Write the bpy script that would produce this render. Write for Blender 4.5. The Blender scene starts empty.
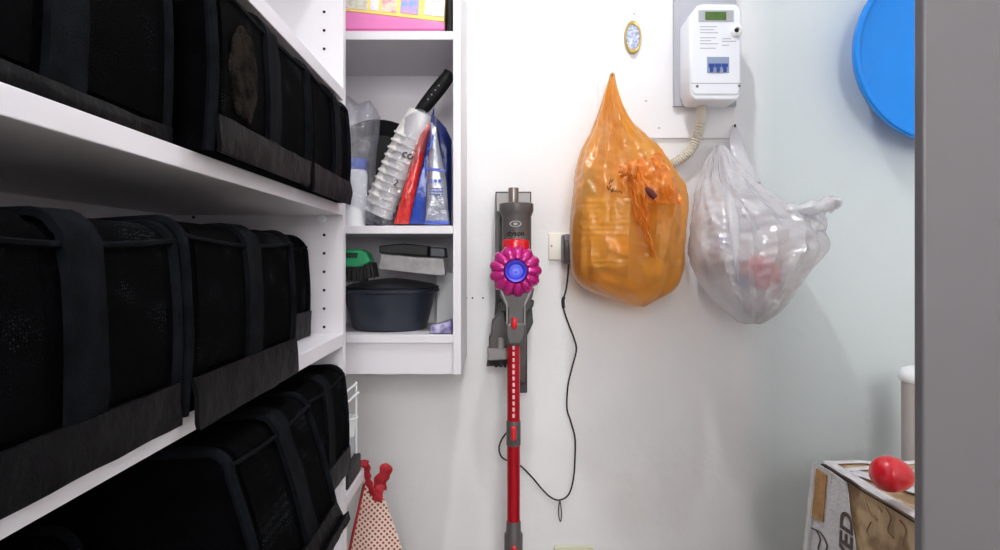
import bpy, bmesh, math, random
from mathutils import Vector, Matrix, noise
random.seed(7)
sc = bpy.context.scene
COL = sc.collection

# ------------------------------------------------------------------ camera, light, exposure
F = 640.0            # focal length in pixels of the 1000 x 550 frame
CX, CY, CZ = 495.0, 260.0, 1.25
cam_d = bpy.data.cameras.new('camera')
cam = bpy.data.objects.new('camera', cam_d)
COL.objects.link(cam)
cam_d.sensor_width = 36.0
cam_d.lens = F / 1000 * 36
cam_d.shift_x = 0.005
cam_d.shift_y = -0.015
cam_d.clip_start = 0.02
cam.location = (0, 0, CZ)
cam.rotation_euler = (math.pi / 2, 0, 0)
sc.camera = cam

w = bpy.data.worlds.new('world')
w.use_nodes = True
w.node_tree.nodes['Background'].inputs[0].default_value = (0.9, 0.95, 1, 1)
w.node_tree.nodes['Background'].inputs[1].default_value = 0.3
sc.world = w
sc.view_settings.view_transform = 'Standard'
sc.view_settings.look = 'None'
sc.view_settings.gamma = 1
sc.view_settings.use_curve_mapping = False
sc.view_settings.exposure = 0.0
sc.cycles.max_bounces = 10
sc.cycles.diffuse_bounces = 6
sc.cycles.transparent_max_bounces = 24
sc.cycles.sample_clamp_indirect = 4
sc.cycles.use_denoising = True
sc.cycles.caustics_reflective = False
sc.cycles.caustics_refractive = False

LAMP = (0.13, 0.88, 2.60)      # the closet's ceiling bulb
LAMP_W = 1400.0                  # its emission strength
HALL_W = 1.0                   # the hallway ceiling panel behind the doorway
FILL_W = 14.5                    # added fill glow, window-shaped, on the wall behind the camera

# ------------------------------------------------------------------ helpers
def s2l(c):
    out = []
    for v in c[:3]:
        v = v / 255.0
        out.append(v / 12.92 if v <= 0.04045 else ((v + 0.055) / 1.055) ** 2.4)
    return tuple(out) + (1.0,)

def P(px, py, D):
    return Vector(((px - CX) / F * D, D, CZ + (CY - py) / F * D))

def setin(n, k, v):
    if k in n.inputs:
        n.inputs[k].default_value = v

MATS = {}
def mat(name, rgb, rough=0.5, metal=0.0, spec=0.5, noise_amt=0.0, noise_scale=20.0, bump=0.0,
        bump_scale=60.0, rgb2=None, coat=0.0, sheen=0.0, emit=None, emit_s=0.0, lo=0.35, hi=0.65):
    m = bpy.data.materials.new(name)
    m.use_nodes = True
    nt = m.node_tree
    b = nt.nodes['Principled BSDF']
    setin(b, 'Base Color', s2l(rgb)); setin(b, 'Roughness', rough); setin(b, 'Metallic', metal)
    setin(b, 'Specular IOR Level', spec); setin(b, 'Coat Weight', coat); setin(b, 'Sheen Weight', sheen)
    if emit:
        setin(b, 'Emission Color', s2l(emit)); setin(b, 'Emission Strength', emit_s)
    tc = nt.nodes.new('ShaderNodeTexCoord')
    if noise_amt > 0 or rgb2:
        n = nt.nodes.new('ShaderNodeTexNoise'); n.inputs['Scale'].default_value = noise_scale
        n.inputs['Detail'].default_value = 6
        nt.links.new(tc.outputs['Object'], n.inputs['Vector'])
        r = nt.nodes.new('ShaderNodeValToRGB')
        c2 = s2l(rgb2) if rgb2 else tuple(min(1, max(0, v * (1 - noise_amt))) for v in s2l(rgb)[:3]) + (1,)
        r.color_ramp.elements[0].color = c2; r.color_ramp.elements[1].color = s2l(rgb)
        r.color_ramp.elements[0].position = lo; r.color_ramp.elements[1].position = hi
        nt.links.new(n.outputs['Fac'], r.inputs['Fac'])
        nt.links.new(r.outputs['Color'], b.inputs['Base Color'])
    if bump > 0:
        n2 = nt.nodes.new('ShaderNodeTexNoise'); n2.inputs['Scale'].default_value = bump_scale
        n2.inputs['Detail'].default_value = 5
        nt.links.new(tc.outputs['Object'], n2.inputs['Vector'])
        bp = nt.nodes.new('ShaderNodeBump'); bp.inputs['Strength'].default_value = bump
        bp.inputs['Distance'].default_value = 0.01
        nt.links.new(n2.outputs['Fac'], bp.inputs['Height'])
        nt.links.new(bp.outputs['Normal'], b.inputs['Normal'])
    MATS[name] = m
    return m

def film(name, rgb, clear=0.3, trans=0.35, rough=0.25, tint=None, bump=0.25, bump_scale=40, gloss=0.12):
    """thin plastic film: part clear, part translucent, with a glossy skin"""
    m = bpy.data.materials.new(name); m.use_nodes = True
    nt = m.node_tree; nt.nodes.clear()
    out = nt.nodes.new('ShaderNodeOutputMaterial')
    tr = nt.nodes.new('ShaderNodeBsdfTransparent'); tr.inputs[0].default_value = s2l(tint or rgb)
    di = nt.nodes.new('ShaderNodeBsdfDiffuse'); di.inputs[0].default_value = s2l(rgb)
    tl = nt.nodes.new('ShaderNodeBsdfTranslucent'); tl.inputs[0].default_value = s2l(rgb)
    gl = nt.nodes.new('ShaderNodeBsdfGlossy'); gl.inputs['Roughness'].default_value = rough
    tc = nt.nodes.new('ShaderNodeTexCoord')
    n2 = nt.nodes.new('ShaderNodeTexNoise'); n2.inputs['Scale'].default_value = bump_scale
    n2.inputs['Detail'].default_value = 4; n2.inputs['Distortion'].default_value = 0.8
    nt.links.new(tc.outputs['Object'], n2.inputs['Vector'])
    bp = nt.nodes.new('ShaderNodeBump'); bp.inputs['Strength'].default_value = bump
    bp.inputs['Distance'].default_value = 0.02
    nt.links.new(n2.outputs['Fac'], bp.inputs['Height'])
    for s in (di, tl, gl):
        nt.links.new(bp.outputs['Normal'], s.inputs['Normal'])
    m1 = nt.nodes.new('ShaderNodeMixShader'); m1.inputs[0].default_value = trans
    nt.links.new(di.outputs[0], m1.inputs[1]); nt.links.new(tl.outputs[0], m1.inputs[2])
    m2 = nt.nodes.new('ShaderNodeMixShader'); m2.inputs[0].default_value = clear
    nt.links.new(m1.outputs[0], m2.inputs[1]); nt.links.new(tr.outputs[0], m2.inputs[2])
    lw = nt.nodes.new('ShaderNodeFresnel'); lw.inputs['IOR'].default_value = 1.45
    ml = nt.nodes.new('ShaderNodeMath'); ml.operation = 'ADD'; ml.inputs[1].default_value = gloss * 0.5
    nt.links.new(lw.outputs[0], ml.inputs[0])
    m3 = nt.nodes.new('ShaderNodeMixShader')
    ml2 = nt.nodes.new('ShaderNodeMath'); ml2.operation = 'MINIMUM'; ml2.inputs[1].default_value = 0.4
    nt.links.new(ml.outputs[0], ml2.inputs[0]); nt.links.new(ml2.outputs[0], m3.inputs[0])
    nt.links.new(m2.outputs[0], m3.inputs[1]); nt.links.new(gl.outputs[0], m3.inputs[2])
    nt.links.new(m3.outputs[0], out.inputs[0])
    MATS[name] = m
    return m

def thing(name, label, cat, loc, group=None):
    o = bpy.data.objects.new(name, None); COL.objects.link(o)
    o.location = loc; o.empty_display_size = 0.05
    o['label'] = label; o['category'] = cat
    if group: o['group'] = group
    return o

def world_loc(o):
    v = Vector((0, 0, 0))
    while o is not None:
        v += Vector(o.location); o = o.parent
    return v

def obj(name, bm, mats, parent=None, smooth=True, angle=40, recalc=True, label=None, bevel=0.0):
    """link a bmesh written in WORLD coordinates as one mesh object (child of parent when given)"""
    if recalc:
        bmesh.ops.recalc_face_normals(bm, faces=bm.faces)
    off = world_loc(parent) if parent is not None else Vector((0, 0, 0))
    origin = Vector((0, 0, 0))
    if parent is None:
        n = max(1, len(bm.verts))
        for v in bm.verts: origin += v.co
        origin /= n
        origin.z = min((v.co.z for v in bm.verts), default=0)
    bmesh.ops.translate(bm, verts=bm.verts, vec=-(off + origin))
    me = bpy.data.meshes.new(name)
    bm.to_mesh(me); bm.free()
    if not isinstance(mats, (list, tuple)): mats = [mats]
    for m in mats: me.materials.append(m)
    o = bpy.data.objects.new(name, me); COL.objects.link(o)
    o.location = origin
    if parent is not None: o.parent = parent
    if bevel > 0:
        md = o.modifiers.new('bevel', 'BEVEL'); md.width = bevel; md.segments = 2; md.limit_method = 'ANGLE'
        md.angle_limit = math.radians(40)
    if smooth:
        for p in me.polygons: p.use_smooth = True
        me.set_sharp_from_angle(angle=math.radians(angle))
    if label: o['label'] = label
    return o

def tag(o, label, cat, group=None):
    o['label'] = label; o['category'] = cat
    if group: o['group'] = group
    return o

def struct(name, bm, m, parent=None, **k):
    o = obj(name, bm, m, parent, **k)
    if parent is None: o['kind'] = 'structure'
    return o

def NB(): return bmesh.new()

def box(bm, lo, hi, mi=0, M=None):
    x0, y0, z0 = lo; x1, y1, z1 = hi
    vs = [bm.verts.new(v) for v in ((x0,y0,z0),(x1,y0,z0),(x1,y1,z0),(x0,y1,z0),(x0,y0,z1),(x1,y0,z1),(x1,y1,z1),(x0,y1,z1))]
    fs = [bm.faces.new([vs[i] for i in f]) for f in ((0,3,2,1),(4,5,6,7),(0,1,5,4),(1,2,6,5),(2,3,7,6),(3,0,4,7))]
    for f in fs: f.material_index = mi
    if M is not None:
        for v in vs: v.co = M @ v.co
    return vs

def rbox(bm, lo, hi, r, mi=0, seg=3, M=None):
    b2 = bmesh.new(); box(b2, lo, hi)
    bmesh.ops.bevel(b2, geom=list(b2.edges), offset=r, segments=seg, profile=0.5, affect='EDGES')
    merge(bm, b2, mi, M)

def merge(bm, b2, mi=0, M=None):
    mp = {}
    for v in b2.verts: mp[v] = bm.verts.new(M @ v.co if M is not None else v.co)
    for f in b2.faces:
        try:
            nf = bm.faces.new([mp[v] for v in f.verts]); nf.material_index = mi
        except ValueError: pass
    b2.free()

def frame_to(d):
    d = Vector(d).normalized()
    return d.to_track_quat('Z', 'Y').to_matrix().to_4x4()

def lathe(bm, prof, M=None, n=32, mi=0, wave=None):
    """prof: list of (r, z) turned about z; M places it; wave(theta, r, z) -> radius factor"""
    rings = []
    for r, z in prof:
        if r < 1e-6:
            rings.append([bm.verts.new((0, 0, z))])
        else:
            ring = []
            for i in range(n):
                a = 2 * math.pi * i / n
                q = r * (wave(a, r, z) if wave else 1)
                ring.append(bm.verts.new((q * math.cos(a), q * math.sin(a), z)))
            rings.append(ring)
    for a, b in zip(rings, rings[1:]):
        for i in range(n):
            j = (i + 1) % n
            if len(a) == 1 and len(b) == 1: continue
            if len(a) == 1: f = bm.faces.new((a[0], b[i], b[j]))
            elif len(b) == 1: f = bm.faces.new((a[i], a[j], b[0]))
            else: f = bm.faces.new((a[i], a[j], b[j], b[i]))
            f.material_index = mi
    if M is not None:
        for ring in rings:
            for v in ring: v.co = M @ v.co

def catmull(pts, k=8):
    pts = [Vector(p) for p in pts]
    q = [pts[0] * 2 - pts[1]] + pts + [pts[-1] * 2 - pts[-2]]
    out = []
    for i in range(1, len(q) - 2):
        p0, p1, p2, p3 = q[i-1:i+3]
        for s in range(k):
            t = s / k
            out.append(0.5 * ((2*p1) + (p2-p0)*t + (2*p0-5*p1+4*p2-p3)*t*t + (3*p1-p0-3*p2+p3)*t**3))
    out.append(pts[-1])
    return out

def tube(bm, pts, r, n=12, mi=0, smooth_k=0, cap=True, flat=None):
    """r: number or function of t in 0..1; flat=(a,b) ellipse factors"""
    pts = [Vector(p) for p in pts]
    if smooth_k: pts = catmull(pts, smooth_k)
    m = len(pts)
    up = Vector((0, 0, 1))
    t0 = (pts[1] - pts[0]).normalized()
    if abs(t0.dot(up)) > 0.9: up = Vector((0, 1, 0))
    nrm = (up - t0 * up.dot(t0)).normalized()
    rings = []
    for i, p in enumerate(pts):
        t = (pts[min(i+1, m-1)] - pts[max(i-1, 0)]).normalized()
        nrm = (nrm - t * nrm.dot(t)).normalized()
        bn = t.cross(nrm)
        rr = r(i / (m - 1)) if callable(r) else r
        fa, fb = flat if flat else (1, 1)
        ring = []
        for k in range(n):
            a = 2 * math.pi * k / n
            ring.append(bm.verts.new(p + nrm * (rr * fa * math.cos(a)) + bn * (rr * fb * math.sin(a))))
        rings.append(ring)
    for a, b in zip(rings, rings[1:]):
        for k in range(n):
            j = (k + 1) % n
            f = bm.faces.new((a[k], a[j], b[j], b[k])); f.material_index = mi
    if cap:
        f = bm.faces.new(list(reversed(rings[0]))); f.material_index = mi
        f = bm.faces.new(rings[-1]); f.material_index = mi

def prism(bm, poly, d0, d1, axis='y', mi=0, M=None):
    """extrude a 2-D polygon. axis y: (x,z) polygon between y=d0..d1; x: (y,z); z: (x,y)"""
    def mk(p, d):
        if axis == 'y': v = Vector((p[0], d, p[1]))
        elif axis == 'x': v = Vector((d, p[0], p[1]))
        else: v = Vector((p[0], p[1], d))
        return M @ v if M is not None else v
    a = [bm.verts.new(mk(p, d0)) for p in poly]
    b = [bm.verts.new(mk(p, d1)) for p in poly]
    fs = [bm.faces.new(list(reversed(a))), bm.faces.new(b)]
    n = len(poly)
    for i in range(n):
        j = (i + 1) % n
        fs.append(bm.faces.new((a[i], a[j], b[j], b[i])))
    for f in fs: f.material_index = mi

def ppoly(pts, D):
    """pixel outline -> (x, z) outline on the plane y = D"""
    return [((x - CX) / F * D, CZ + (CY - y) / F * D) for x, y in pts]

def disc(bm, c, nrm, r, th=0.001, n=20, mi=0):
    M = Matrix.Translation(c) @ frame_to(nrm)
    lathe(bm, [(0, 0), (r, 0), (r, th), (0, th)], M, n, mi)

def sub(bm, cuts=1):
    bmesh.ops.subdivide_edges(bm, edges=list(bm.edges), cuts=cuts, use_grid_fill=True)

def text_bm(s, size, M, depth=0.0006, shear=0.0, bold=0.0):
    cu = bpy.data.curves.new('lettering', 'FONT'); cu.body = s; cu.size = size; cu.extrude = depth
    cu.align_x = 'CENTER'; cu.align_y = 'CENTER'; cu.shear = shear; cu.offset = bold
    o = bpy.data.objects.new('lettering', cu); COL.objects.link(o)
    dg = bpy.context.evaluated_depsgraph_get()
    me = bpy.data.meshes.new_from_object(o.evaluated_get(dg))
    bm = bmesh.new(); bm.from_mesh(me)
    bpy.data.objects.remove(o); bpy.data.curves.remove(cu); bpy.data.meshes.remove(me)
    for v in bm.verts: v.co = M @ v.co
    return bm

def face_cam(p, roll=0.0):
    """placement for lettering lying on a surface that faces -y (towards the doorway)"""
    return Matrix.Translation(p) @ Matrix.Rotation(math.pi / 2, 4, 'X') @ Matrix.Rotation(roll, 4, 'Z')

def copy_tree(o, parent=None):
    c = o.copy(); COL.objects.link(c)
    if parent is not None: c.parent = parent
    for ch in list(o.children): copy_tree(ch, c)
    return c

def interp(tab, y):
    if y <= tab[0][0]: return tab[0][1]
    for (a, va), (b, vb) in zip(tab, tab[1:]):
        if y <= b: return va + (vb - va) * (y - a) / (b - a)
    return tab[-1][1]

def smooth_interp(tab, y):
    # Catmull-like smoothing by averaging neighbours
    h = 5.0
    return 0.25 * interp(tab, y - h) + 0.5 * interp(tab, y) + 0.25 * interp(tab, y + h)

# ------------------------------------------------------------------ materials
wall_m = mat('wall_paint', (236, 236, 237), 0.55, spec=0.3, noise_amt=0.05, noise_scale=5, bump=0.12, bump_scale=18)
def tint_and_dim(m, c2, x0, x1):
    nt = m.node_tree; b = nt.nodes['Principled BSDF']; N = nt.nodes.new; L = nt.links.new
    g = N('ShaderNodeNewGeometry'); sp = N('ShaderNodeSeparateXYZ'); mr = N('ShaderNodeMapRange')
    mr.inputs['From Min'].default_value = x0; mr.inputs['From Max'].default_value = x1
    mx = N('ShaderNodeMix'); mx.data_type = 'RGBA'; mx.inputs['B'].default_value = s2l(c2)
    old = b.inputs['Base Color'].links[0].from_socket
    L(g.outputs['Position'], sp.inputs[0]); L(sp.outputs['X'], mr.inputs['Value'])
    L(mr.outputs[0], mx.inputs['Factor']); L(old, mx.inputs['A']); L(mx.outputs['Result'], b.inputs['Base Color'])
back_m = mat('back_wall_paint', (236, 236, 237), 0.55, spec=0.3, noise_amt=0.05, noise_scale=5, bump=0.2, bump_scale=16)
tint_and_dim(back_m, (210, 219, 220), .60, .70)  # bluer plaster on the right; its dimmer light is painted in too
ceil_m = mat('ceiling_paint', (240, 240, 240), 0.8)
floor_m = mat('floor_tile', (172, 165, 158), 0.45, noise_amt=0.15, noise_scale=8)
door_m = mat('door_paint', (94, 92, 94), 0.45, noise_amt=0.02, noise_scale=3)
lam_m = mat('white_laminate', (224, 221, 226), 0.35, spec=0.4, noise_amt=0.02, noise_scale=4)
cream_m = mat('cream_laminate', (226, 216, 196), 0.45)
hole_m = mat('hole_dark', (25, 22, 22), 0.9)
board_m = mat('board_paint', (238, 238, 240), 0.5, noise_amt=0.04, noise_scale=7)
plate_m = mat('grey_back_plate', (176, 178, 186), 0.6)
fab_m = mat('black_fabric', (5, 5, 7), 0.85, spec=0.015, bump=0.3, bump_scale=500, noise_amt=0.5, noise_scale=40)
mesh_m = mat('black_mesh_cloth', (5, 5, 6), 0.75, spec=0.012, bump=0.4, bump_scale=900)
def mesh_glints(m):
    """pale specks in random patches: thread glints painted into the cloth colour"""
    nt = m.node_tree; b = nt.nodes['Principled BSDF']; N = nt.nodes.new
    tc = N('ShaderNodeTexCoord')
    vo = N('ShaderNodeTexVoronoi'); vo.inputs['Scale'].default_value = 420; vo.inputs['Randomness'].default_value = 0.5
    no = N('ShaderNodeTexNoise'); no.inputs['Scale'].default_value = 7; no.inputs['Distortion'].default_value = 1.5
    r1 = N('ShaderNodeValToRGB'); r1.color_ramp.elements[0].position = .18; r1.color_ramp.elements[1].position = .36
    r1.color_ramp.elements[0].color = (1, 1, 1, 1); r1.color_ramp.elements[1].color = (0, 0, 0, 1)
    r2 = N('ShaderNodeValToRGB'); r2.color_ramp.elements[0].position = .56; r2.color_ramp.elements[1].position = .68
    mu = N('ShaderNodeMath'); mu.operation = 'MULTIPLY'
    mx = N('ShaderNodeMix'); mx.data_type = 'RGBA'
    mx.inputs['A'].default_value = s2l((5, 5, 6)); mx.inputs['B'].default_value = s2l((60, 66, 70))  # the paler mix colour is a painted glint
    L = nt.links.new
    L(tc.outputs['Object'], vo.inputs['Vector']); L(tc.outputs['Object'], no.inputs['Vector'])
    L(vo.outputs['Distance'], r1.inputs['Fac']); L(no.outputs['Fac'], r2.inputs['Fac'])
    L(r1.outputs['Color'], mu.inputs[0]); L(r2.outputs['Color'], mu.inputs[1])
    L(mu.outputs[0], mx.inputs['Factor']); L(mx.outputs['Result'], b.inputs['Base Color'])
mesh_glints(mesh_m)
trim_m = mat('black_webbing', (17, 19, 23), 0.75, spec=0.03, bump=0.2, bump_scale=900, noise_amt=0.6, noise_scale=60)
band_m = mat('black_nylon', (8, 8, 11), 0.5, spec=0.08, bump=0.45, bump_scale=28, noise_amt=0.5, noise_scale=50)
grey_m = mat('grey_plastic', (86, 81, 81), 0.38, spec=0.5, noise_amt=0.06)
dgrey_m = mat('dark_grey_plastic', (54, 52, 54), 0.45)
lgrey_m = mat('light_grey_plastic', (150, 146, 146), 0.4)
tube_m = mat('satin_metal', (130, 122, 118), 0.3, metal=0.6)
red_m = mat('red_plastic', (205, 20, 32), 0.3, coat=0.3)
redal_m = mat('red_anodised_metal', (190, 16, 36), 0.28, metal=0.55, coat=0.2)
mag_m = mat('magenta_plastic', (182, 12, 120), 0.25, coat=0.5, metal=0.15)
blue_ring_m = mat('violet_blue_metal', (72, 62, 200), 0.3, metal=0.3, coat=0.3)
blue_in_m = mat('pale_blue_plastic', (92, 104, 236), 0.35)
blk_m = mat('black_rubber', (20, 20, 22), 0.6)
brist_m = mat('black_bristle', (14, 14, 15), 0.7)
white_m = mat('white_plastic', (236, 238, 240), 0.35)
meter_m = mat('meter_plastic', (232, 236, 242), 0.35)
ink_m = mat('grey_ink', (150, 154, 162), 0.7)
lcd_m = mat('green_display', (74, 110, 40), 0.25, noise_amt=0.25, noise_scale=90)
toggle_m = mat('blue_toggle', (34, 66, 150), 0.4)
conduit_m = mat('beige_conduit', (205, 200, 186), 0.5)
gold_m = mat('gold_rim', (196, 170, 96), 0.3, metal=0.5)
face_m = mat('marbled_face', (225, 230, 245), 0.3, rgb2=(120, 140, 190), noise_scale=140)
plate2_m = mat('cream_switch_plate', (232, 228, 214), 0.4)
cord_m = mat('black_cord', (28, 28, 30), 0.5)
tub_m = mat('blue_plastic', (0, 130, 224), 0.4, coat=0.1)
ball_m = mat('glossy_red', (205, 12, 34), 0.28, coat=0.5)
stem_m = mat('dark_green_stem', (40, 58, 34), 0.6)
kraft_m = mat('printed_kraft', (196, 170, 132), 0.7, rgb2=(146, 116, 84), noise_scale=16, lo=0.42, hi=0.52, bump=0.1)
tape_m = mat('brown_tape', (178, 134, 72), 0.4, rgb2=(150, 108, 56), noise_scale=60)
paper_m = mat('torn_white_paper', (214, 212, 214), 0.8, noise_amt=0.12, noise_scale=60, bump=0.4, bump_scale=120)
ink2_m = mat('brown_ink', (88, 76, 72), 0.8)
pole_m = mat('pale_pole', (176, 170, 167), 0.5)

orange_f = film('orange_bag_film', (255, 188, 88), clear=0.55, trans=0.40, tint=(255, 220, 140), rough=0.3, bump=0.12, bump_scale=28, gloss=0.02)
orange_rim_f = film('orange_rim_film', (255, 168, 58), clear=0.28, trans=0.45, tint=(255, 206, 122), rough=0.3, bump=0.12, bump_scale=28, gloss=0.03)
white_f = film('white_bag_film', (250, 249, 252), clear=0.40, trans=0.36, tint=(254, 254, 255), rough=0.22, bump=0.18, bump_scale=32, gloss=0.05)
clear_f = film('clear_plastic_film', (225, 230, 238), clear=0.93, trans=0.5, tint=(250, 250, 255), rough=0.1, bump=0.5, bump_scale=60, gloss=0.2)

lamp_e = mat('lamp_glow', (252, 253, 255), 0.5, emit=(252, 253, 255), emit_s=LAMP_W)
hall_e = mat('panel_glow', (250, 252, 255), 0.5, emit=(246, 250, 255), emit_s=HALL_W)
fill_e = mat('fill_pane_glow', (225, 238, 255), 0.5, emit=(255, 252, 248), emit_s=FILL_W)

# ------------------------------------------------------------------ the room
YW = 1.605           # back wall
XR, XL = 1.22, -0.60
YF = -1.5
CEIL = 2.70
XS = -0.264          # front plane of the shelving

b = NB(); box(b, (XL - .1, YW, 0), (XR + .1, YW + .1, CEIL))
for px, py in ((466.5, 298), (472.5, 298), (483, 298)):
    disc(b, P(px, py, YW - .0006), (0, -1, 0), 0.0022, 0.0008, 12, 1)
for px, py, r in ((798, 20, .004), (786, 78, .003), (700, 440, .002), (705, 462, .0025), (664, 476, .002), (775, 97, .0025), (838, 352, .002)):
    disc(b, P(px, py, YW - .0004), (0, -1, 0), r, 0.0006, 10, 0)
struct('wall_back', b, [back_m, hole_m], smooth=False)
b = NB(); box(b, (XR, YF, 0), (XR + .1, YW, CEIL)); struct('wall_right', b, wall_m, smooth=False)
b = NB(); box(b, (XL - .1, YF, 0), (XL, YW, CEIL)); struct('wall_left', b, wall_m, smooth=False)
b = NB(); box(b, (XL - .1, YF - .1, 0), (XR + .1, YF, CEIL)); struct('wall_front', b, wall_m, smooth=False)
def added_fill_window():  # invented window: an unseen glowing pane added to fill the lower wall
    fr = NB()
    x0, x1, z0, z1 = -.35, .70, 1.35, 2.35
    for a, c in (((x0, YF, z0), (x1, YF + .05, z0 + .05)), ((x0, YF, z1 - .05), (x1, YF + .05, z1)), ((x0, YF, z0 + .05), (x0 + .05, YF + .05, z1 - .05)), ((x1 - .05, YF, z0 + .05), (x1, YF + .05, z1 - .05)), (((x0 + x1) / 2 - .02, YF, z0 + .05), ((x0 + x1) / 2 + .02, YF + .05, z1 - .05))):
        box(fr, a, c)
    o = struct('fill_window_1', fr, lam_m, smooth=False)
    g = NB(); box(g, (x0 + .05, YF + .002, z0 + .05), (x1 - .05, YF + .01, z1 - .05))
    obj('fill_pane', g, fill_e, o, smooth=False)
added_fill_window()
b = NB(); box(b, (XL - .1, YF - .1, -.1), (XR + .1, YW + .1, 0)); struct('floor', b, floor_m, smooth=False)
b = NB(); box(b, (XL - .1, YF - .1, CEIL), (XR + .1, YW + .1, CEIL + .1)); struct('ceiling', b, ceil_m, smooth=False)

# the half-open sliding door at the right, its leaf seen face on
YD = 0.50
b = NB()
xd0 = (923.0 - CX) / F * YD
box(b, (xd0, YD, 0.012), (xd0 + .27, YD + .0115, 2.18))
struct('door_1', b, door_m, bevel=0.002)
# thin mounting board on the back wall
b = NB(); x0 = P(598, 0, YW - .008).x; x1 = P(735, 0, YW - .008).x
box(b, (x0, YW - .008, P(0, 138, YW - .008).z), (x1, YW - .0002, CEIL - .01))
for px, py in ((646, 101), (659, 128), (678, 67), (634, 14), (733, 127)):
    disc(b, P(px, py, YW - .0092), (0, -1, 0), 0.0022 if px < 700 else 0.003, 0.0008, 12, 1)
struct('trim_1', b, [board_m, ink_m], bevel=0.0015)

# ceiling bulb and hallway panel (out of frame, real lamps)
t = thing('ceiling_light', 'small round white downlight on the closet ceiling', 'lamp', (LAMP[0], LAMP[1], CEIL))
b = NB(); lathe(b, [(.046, 0), (.06, 0), (.06, -.008), (.046, -.008), (.046, 0)], Matrix.Translation((LAMP[0], LAMP[1], CEIL)), 32)
obj('lamp_base', b, white_m, t)
b = NB(); lathe(b, [(.030, CEIL - .0005 - LAMP[2]), (.045, CEIL - .0005 - LAMP[2]), (.045, .0), (.030, .0), (.030, CEIL - .0005 - LAMP[2])], Matrix.Translation(LAMP), 32)
obj('lamp_can', b, white_m, t)
b = NB(); disc(b, Vector(LAMP) + Vector((0, 0, .004)), (0, 0, 1), .0295, .002, 28)
obj('lamp_lens', b, lamp_e, t)
t = thing('ceiling_panel', 'square light panel in the hallway ceiling', 'lamp', (0.2, -0.75, CEIL))
b = NB(); box(b, (-.1, -1.05, CEIL - .03), (.5, -.45, CEIL)); obj('panel_frame', b, white_m, t)
b = NB(); box(b, (-.07, -1.02, CEIL - .036), (.47, -.48, CEIL - .031)); obj('diffuser', b, hall_e, t)

# ------------------------------------------------------------------ shelving on the left
Y2 = 1.113
DEPTH = 0.30
XB = XS - DEPTH
def shelf_unit():
    t = thing('shelf_unit', 'tall white open shelving along the left wall holding black fabric boxes', 'shelf', (XS - DEPTH / 2, .65, 0))
    b = NB()
    box(b, (XB, Y2, 0), (XS, Y2 + .018, 2.3))
    z = CZ + 0.286 - 0.032 * 20
    k = 0
    zs = [CZ + (CY - py) / 575 for py in (12, 30.5, 49)] + [CZ + (CY - (235 + 18.4 * i)) / 575 for i in range(6)] + [CZ + (CY - (254 - 18.4 * i)) / 575 for i in range(2, 8)]
    for zz in zs:
        for xx in (XS - .033, XB + .04):
            disc(b, Vector((xx, Y2 - .0003, zz)), (0, -1, 0), 0.0026, 0.0006, 12, 1)
    obj('side_panel', b, [lam_m, hole_m], t, smooth=False)
    b = NB(); box(b, (XB, .02, 0), (XS, .038, 2.3)); obj('side_panel', b, lam_m, t, smooth=False)
    b = NB(); box(b, (XB - .008, .02, 0), (XB, Y2 + .018, 2.3)); obj('back_panel', b, lam_m, t, smooth=False)
    for z0, z1 in ((.278, .298), (.0775, .0955), (-.150, -.128), (-.372, -.350), (-.62, -.60), (-.9, -.88), (-1.2, -1.18), (.56, .58), (.82, .84)):
        b = NB(); box(b, (XB, .038, CZ + z0), (XS, Y2, CZ + z1))
        obj('shelf', b, lam_m, t, smooth=False, bevel=0.001)
        b = NB()
        for xx in (XS - .033,):
            M = Matrix.Translation((xx, Y2 - .012, CZ + z0 - .006))
            lathe(b, [(0, -.006), (.006, -.006), (.006, .006), (0, .006)], M @ Matrix.Rotation(math.pi / 2, 4, 'X'), 14)
        obj('shelf_pin', b, white_m, t)
shelf_unit()

def ribbon(bm, prof, y0, y1, th, ny=6, wob=0.0, seed=0):
    """sweep a (x,z) polyline along y with thickness th outwards"""
    n = len(prof)
    nr = []
    for i in range(n):
        a = Vector(prof[max(i-1, 0)]); c = Vector(prof[min(i+1, n-1)])
        d = (c - a).normalized(); nr.append(Vector((-d.y, d.x)))
    grid = {}
    for s in (0, 1):
        for j in range(ny + 1):
            y = y0 + (y1 - y0) * j / ny
            for i in range(n):
                q = Vector(prof[i]) + nr[i] * (th * s)
                if wob:
                    q += nr[i] * wob * noise.noise(Vector((y * 30 + seed, i * .9, seed * 3.1)))
                grid[s, j, i] = bm.verts.new((q.x, y, q.y))
    for j in range(ny):
        for i in range(n - 1):
            bm.faces.new((grid[0, j, i], grid[0, j, i+1], grid[0, j+1, i+1], grid[0, j+1, i]))
            bm.faces.new((grid[1, j, i], grid[1, j+1, i], grid[1, j+1, i+1], grid[1, j, i+1]))
    for i in range(n - 1):
        bm.faces.new((grid[0, 0, i], grid[1, 0, i], grid[1, 0, i+1], grid[0, 0, i+1]))
        bm.faces.new((grid[0, ny, i], grid[0, ny, i+1], grid[1, ny, i+1], grid[1, ny, i]))
    for j in range(ny):
        bm.faces.new((grid[0, j, 0], grid[0, j+1, 0], grid[1, j+1, 0], grid[1, j, 0]))
        bm.faces.new((grid[0, j, n-1], grid[1, j, n-1], grid[1, j+1, n-1], grid[0, j+1, n-1]))

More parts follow.
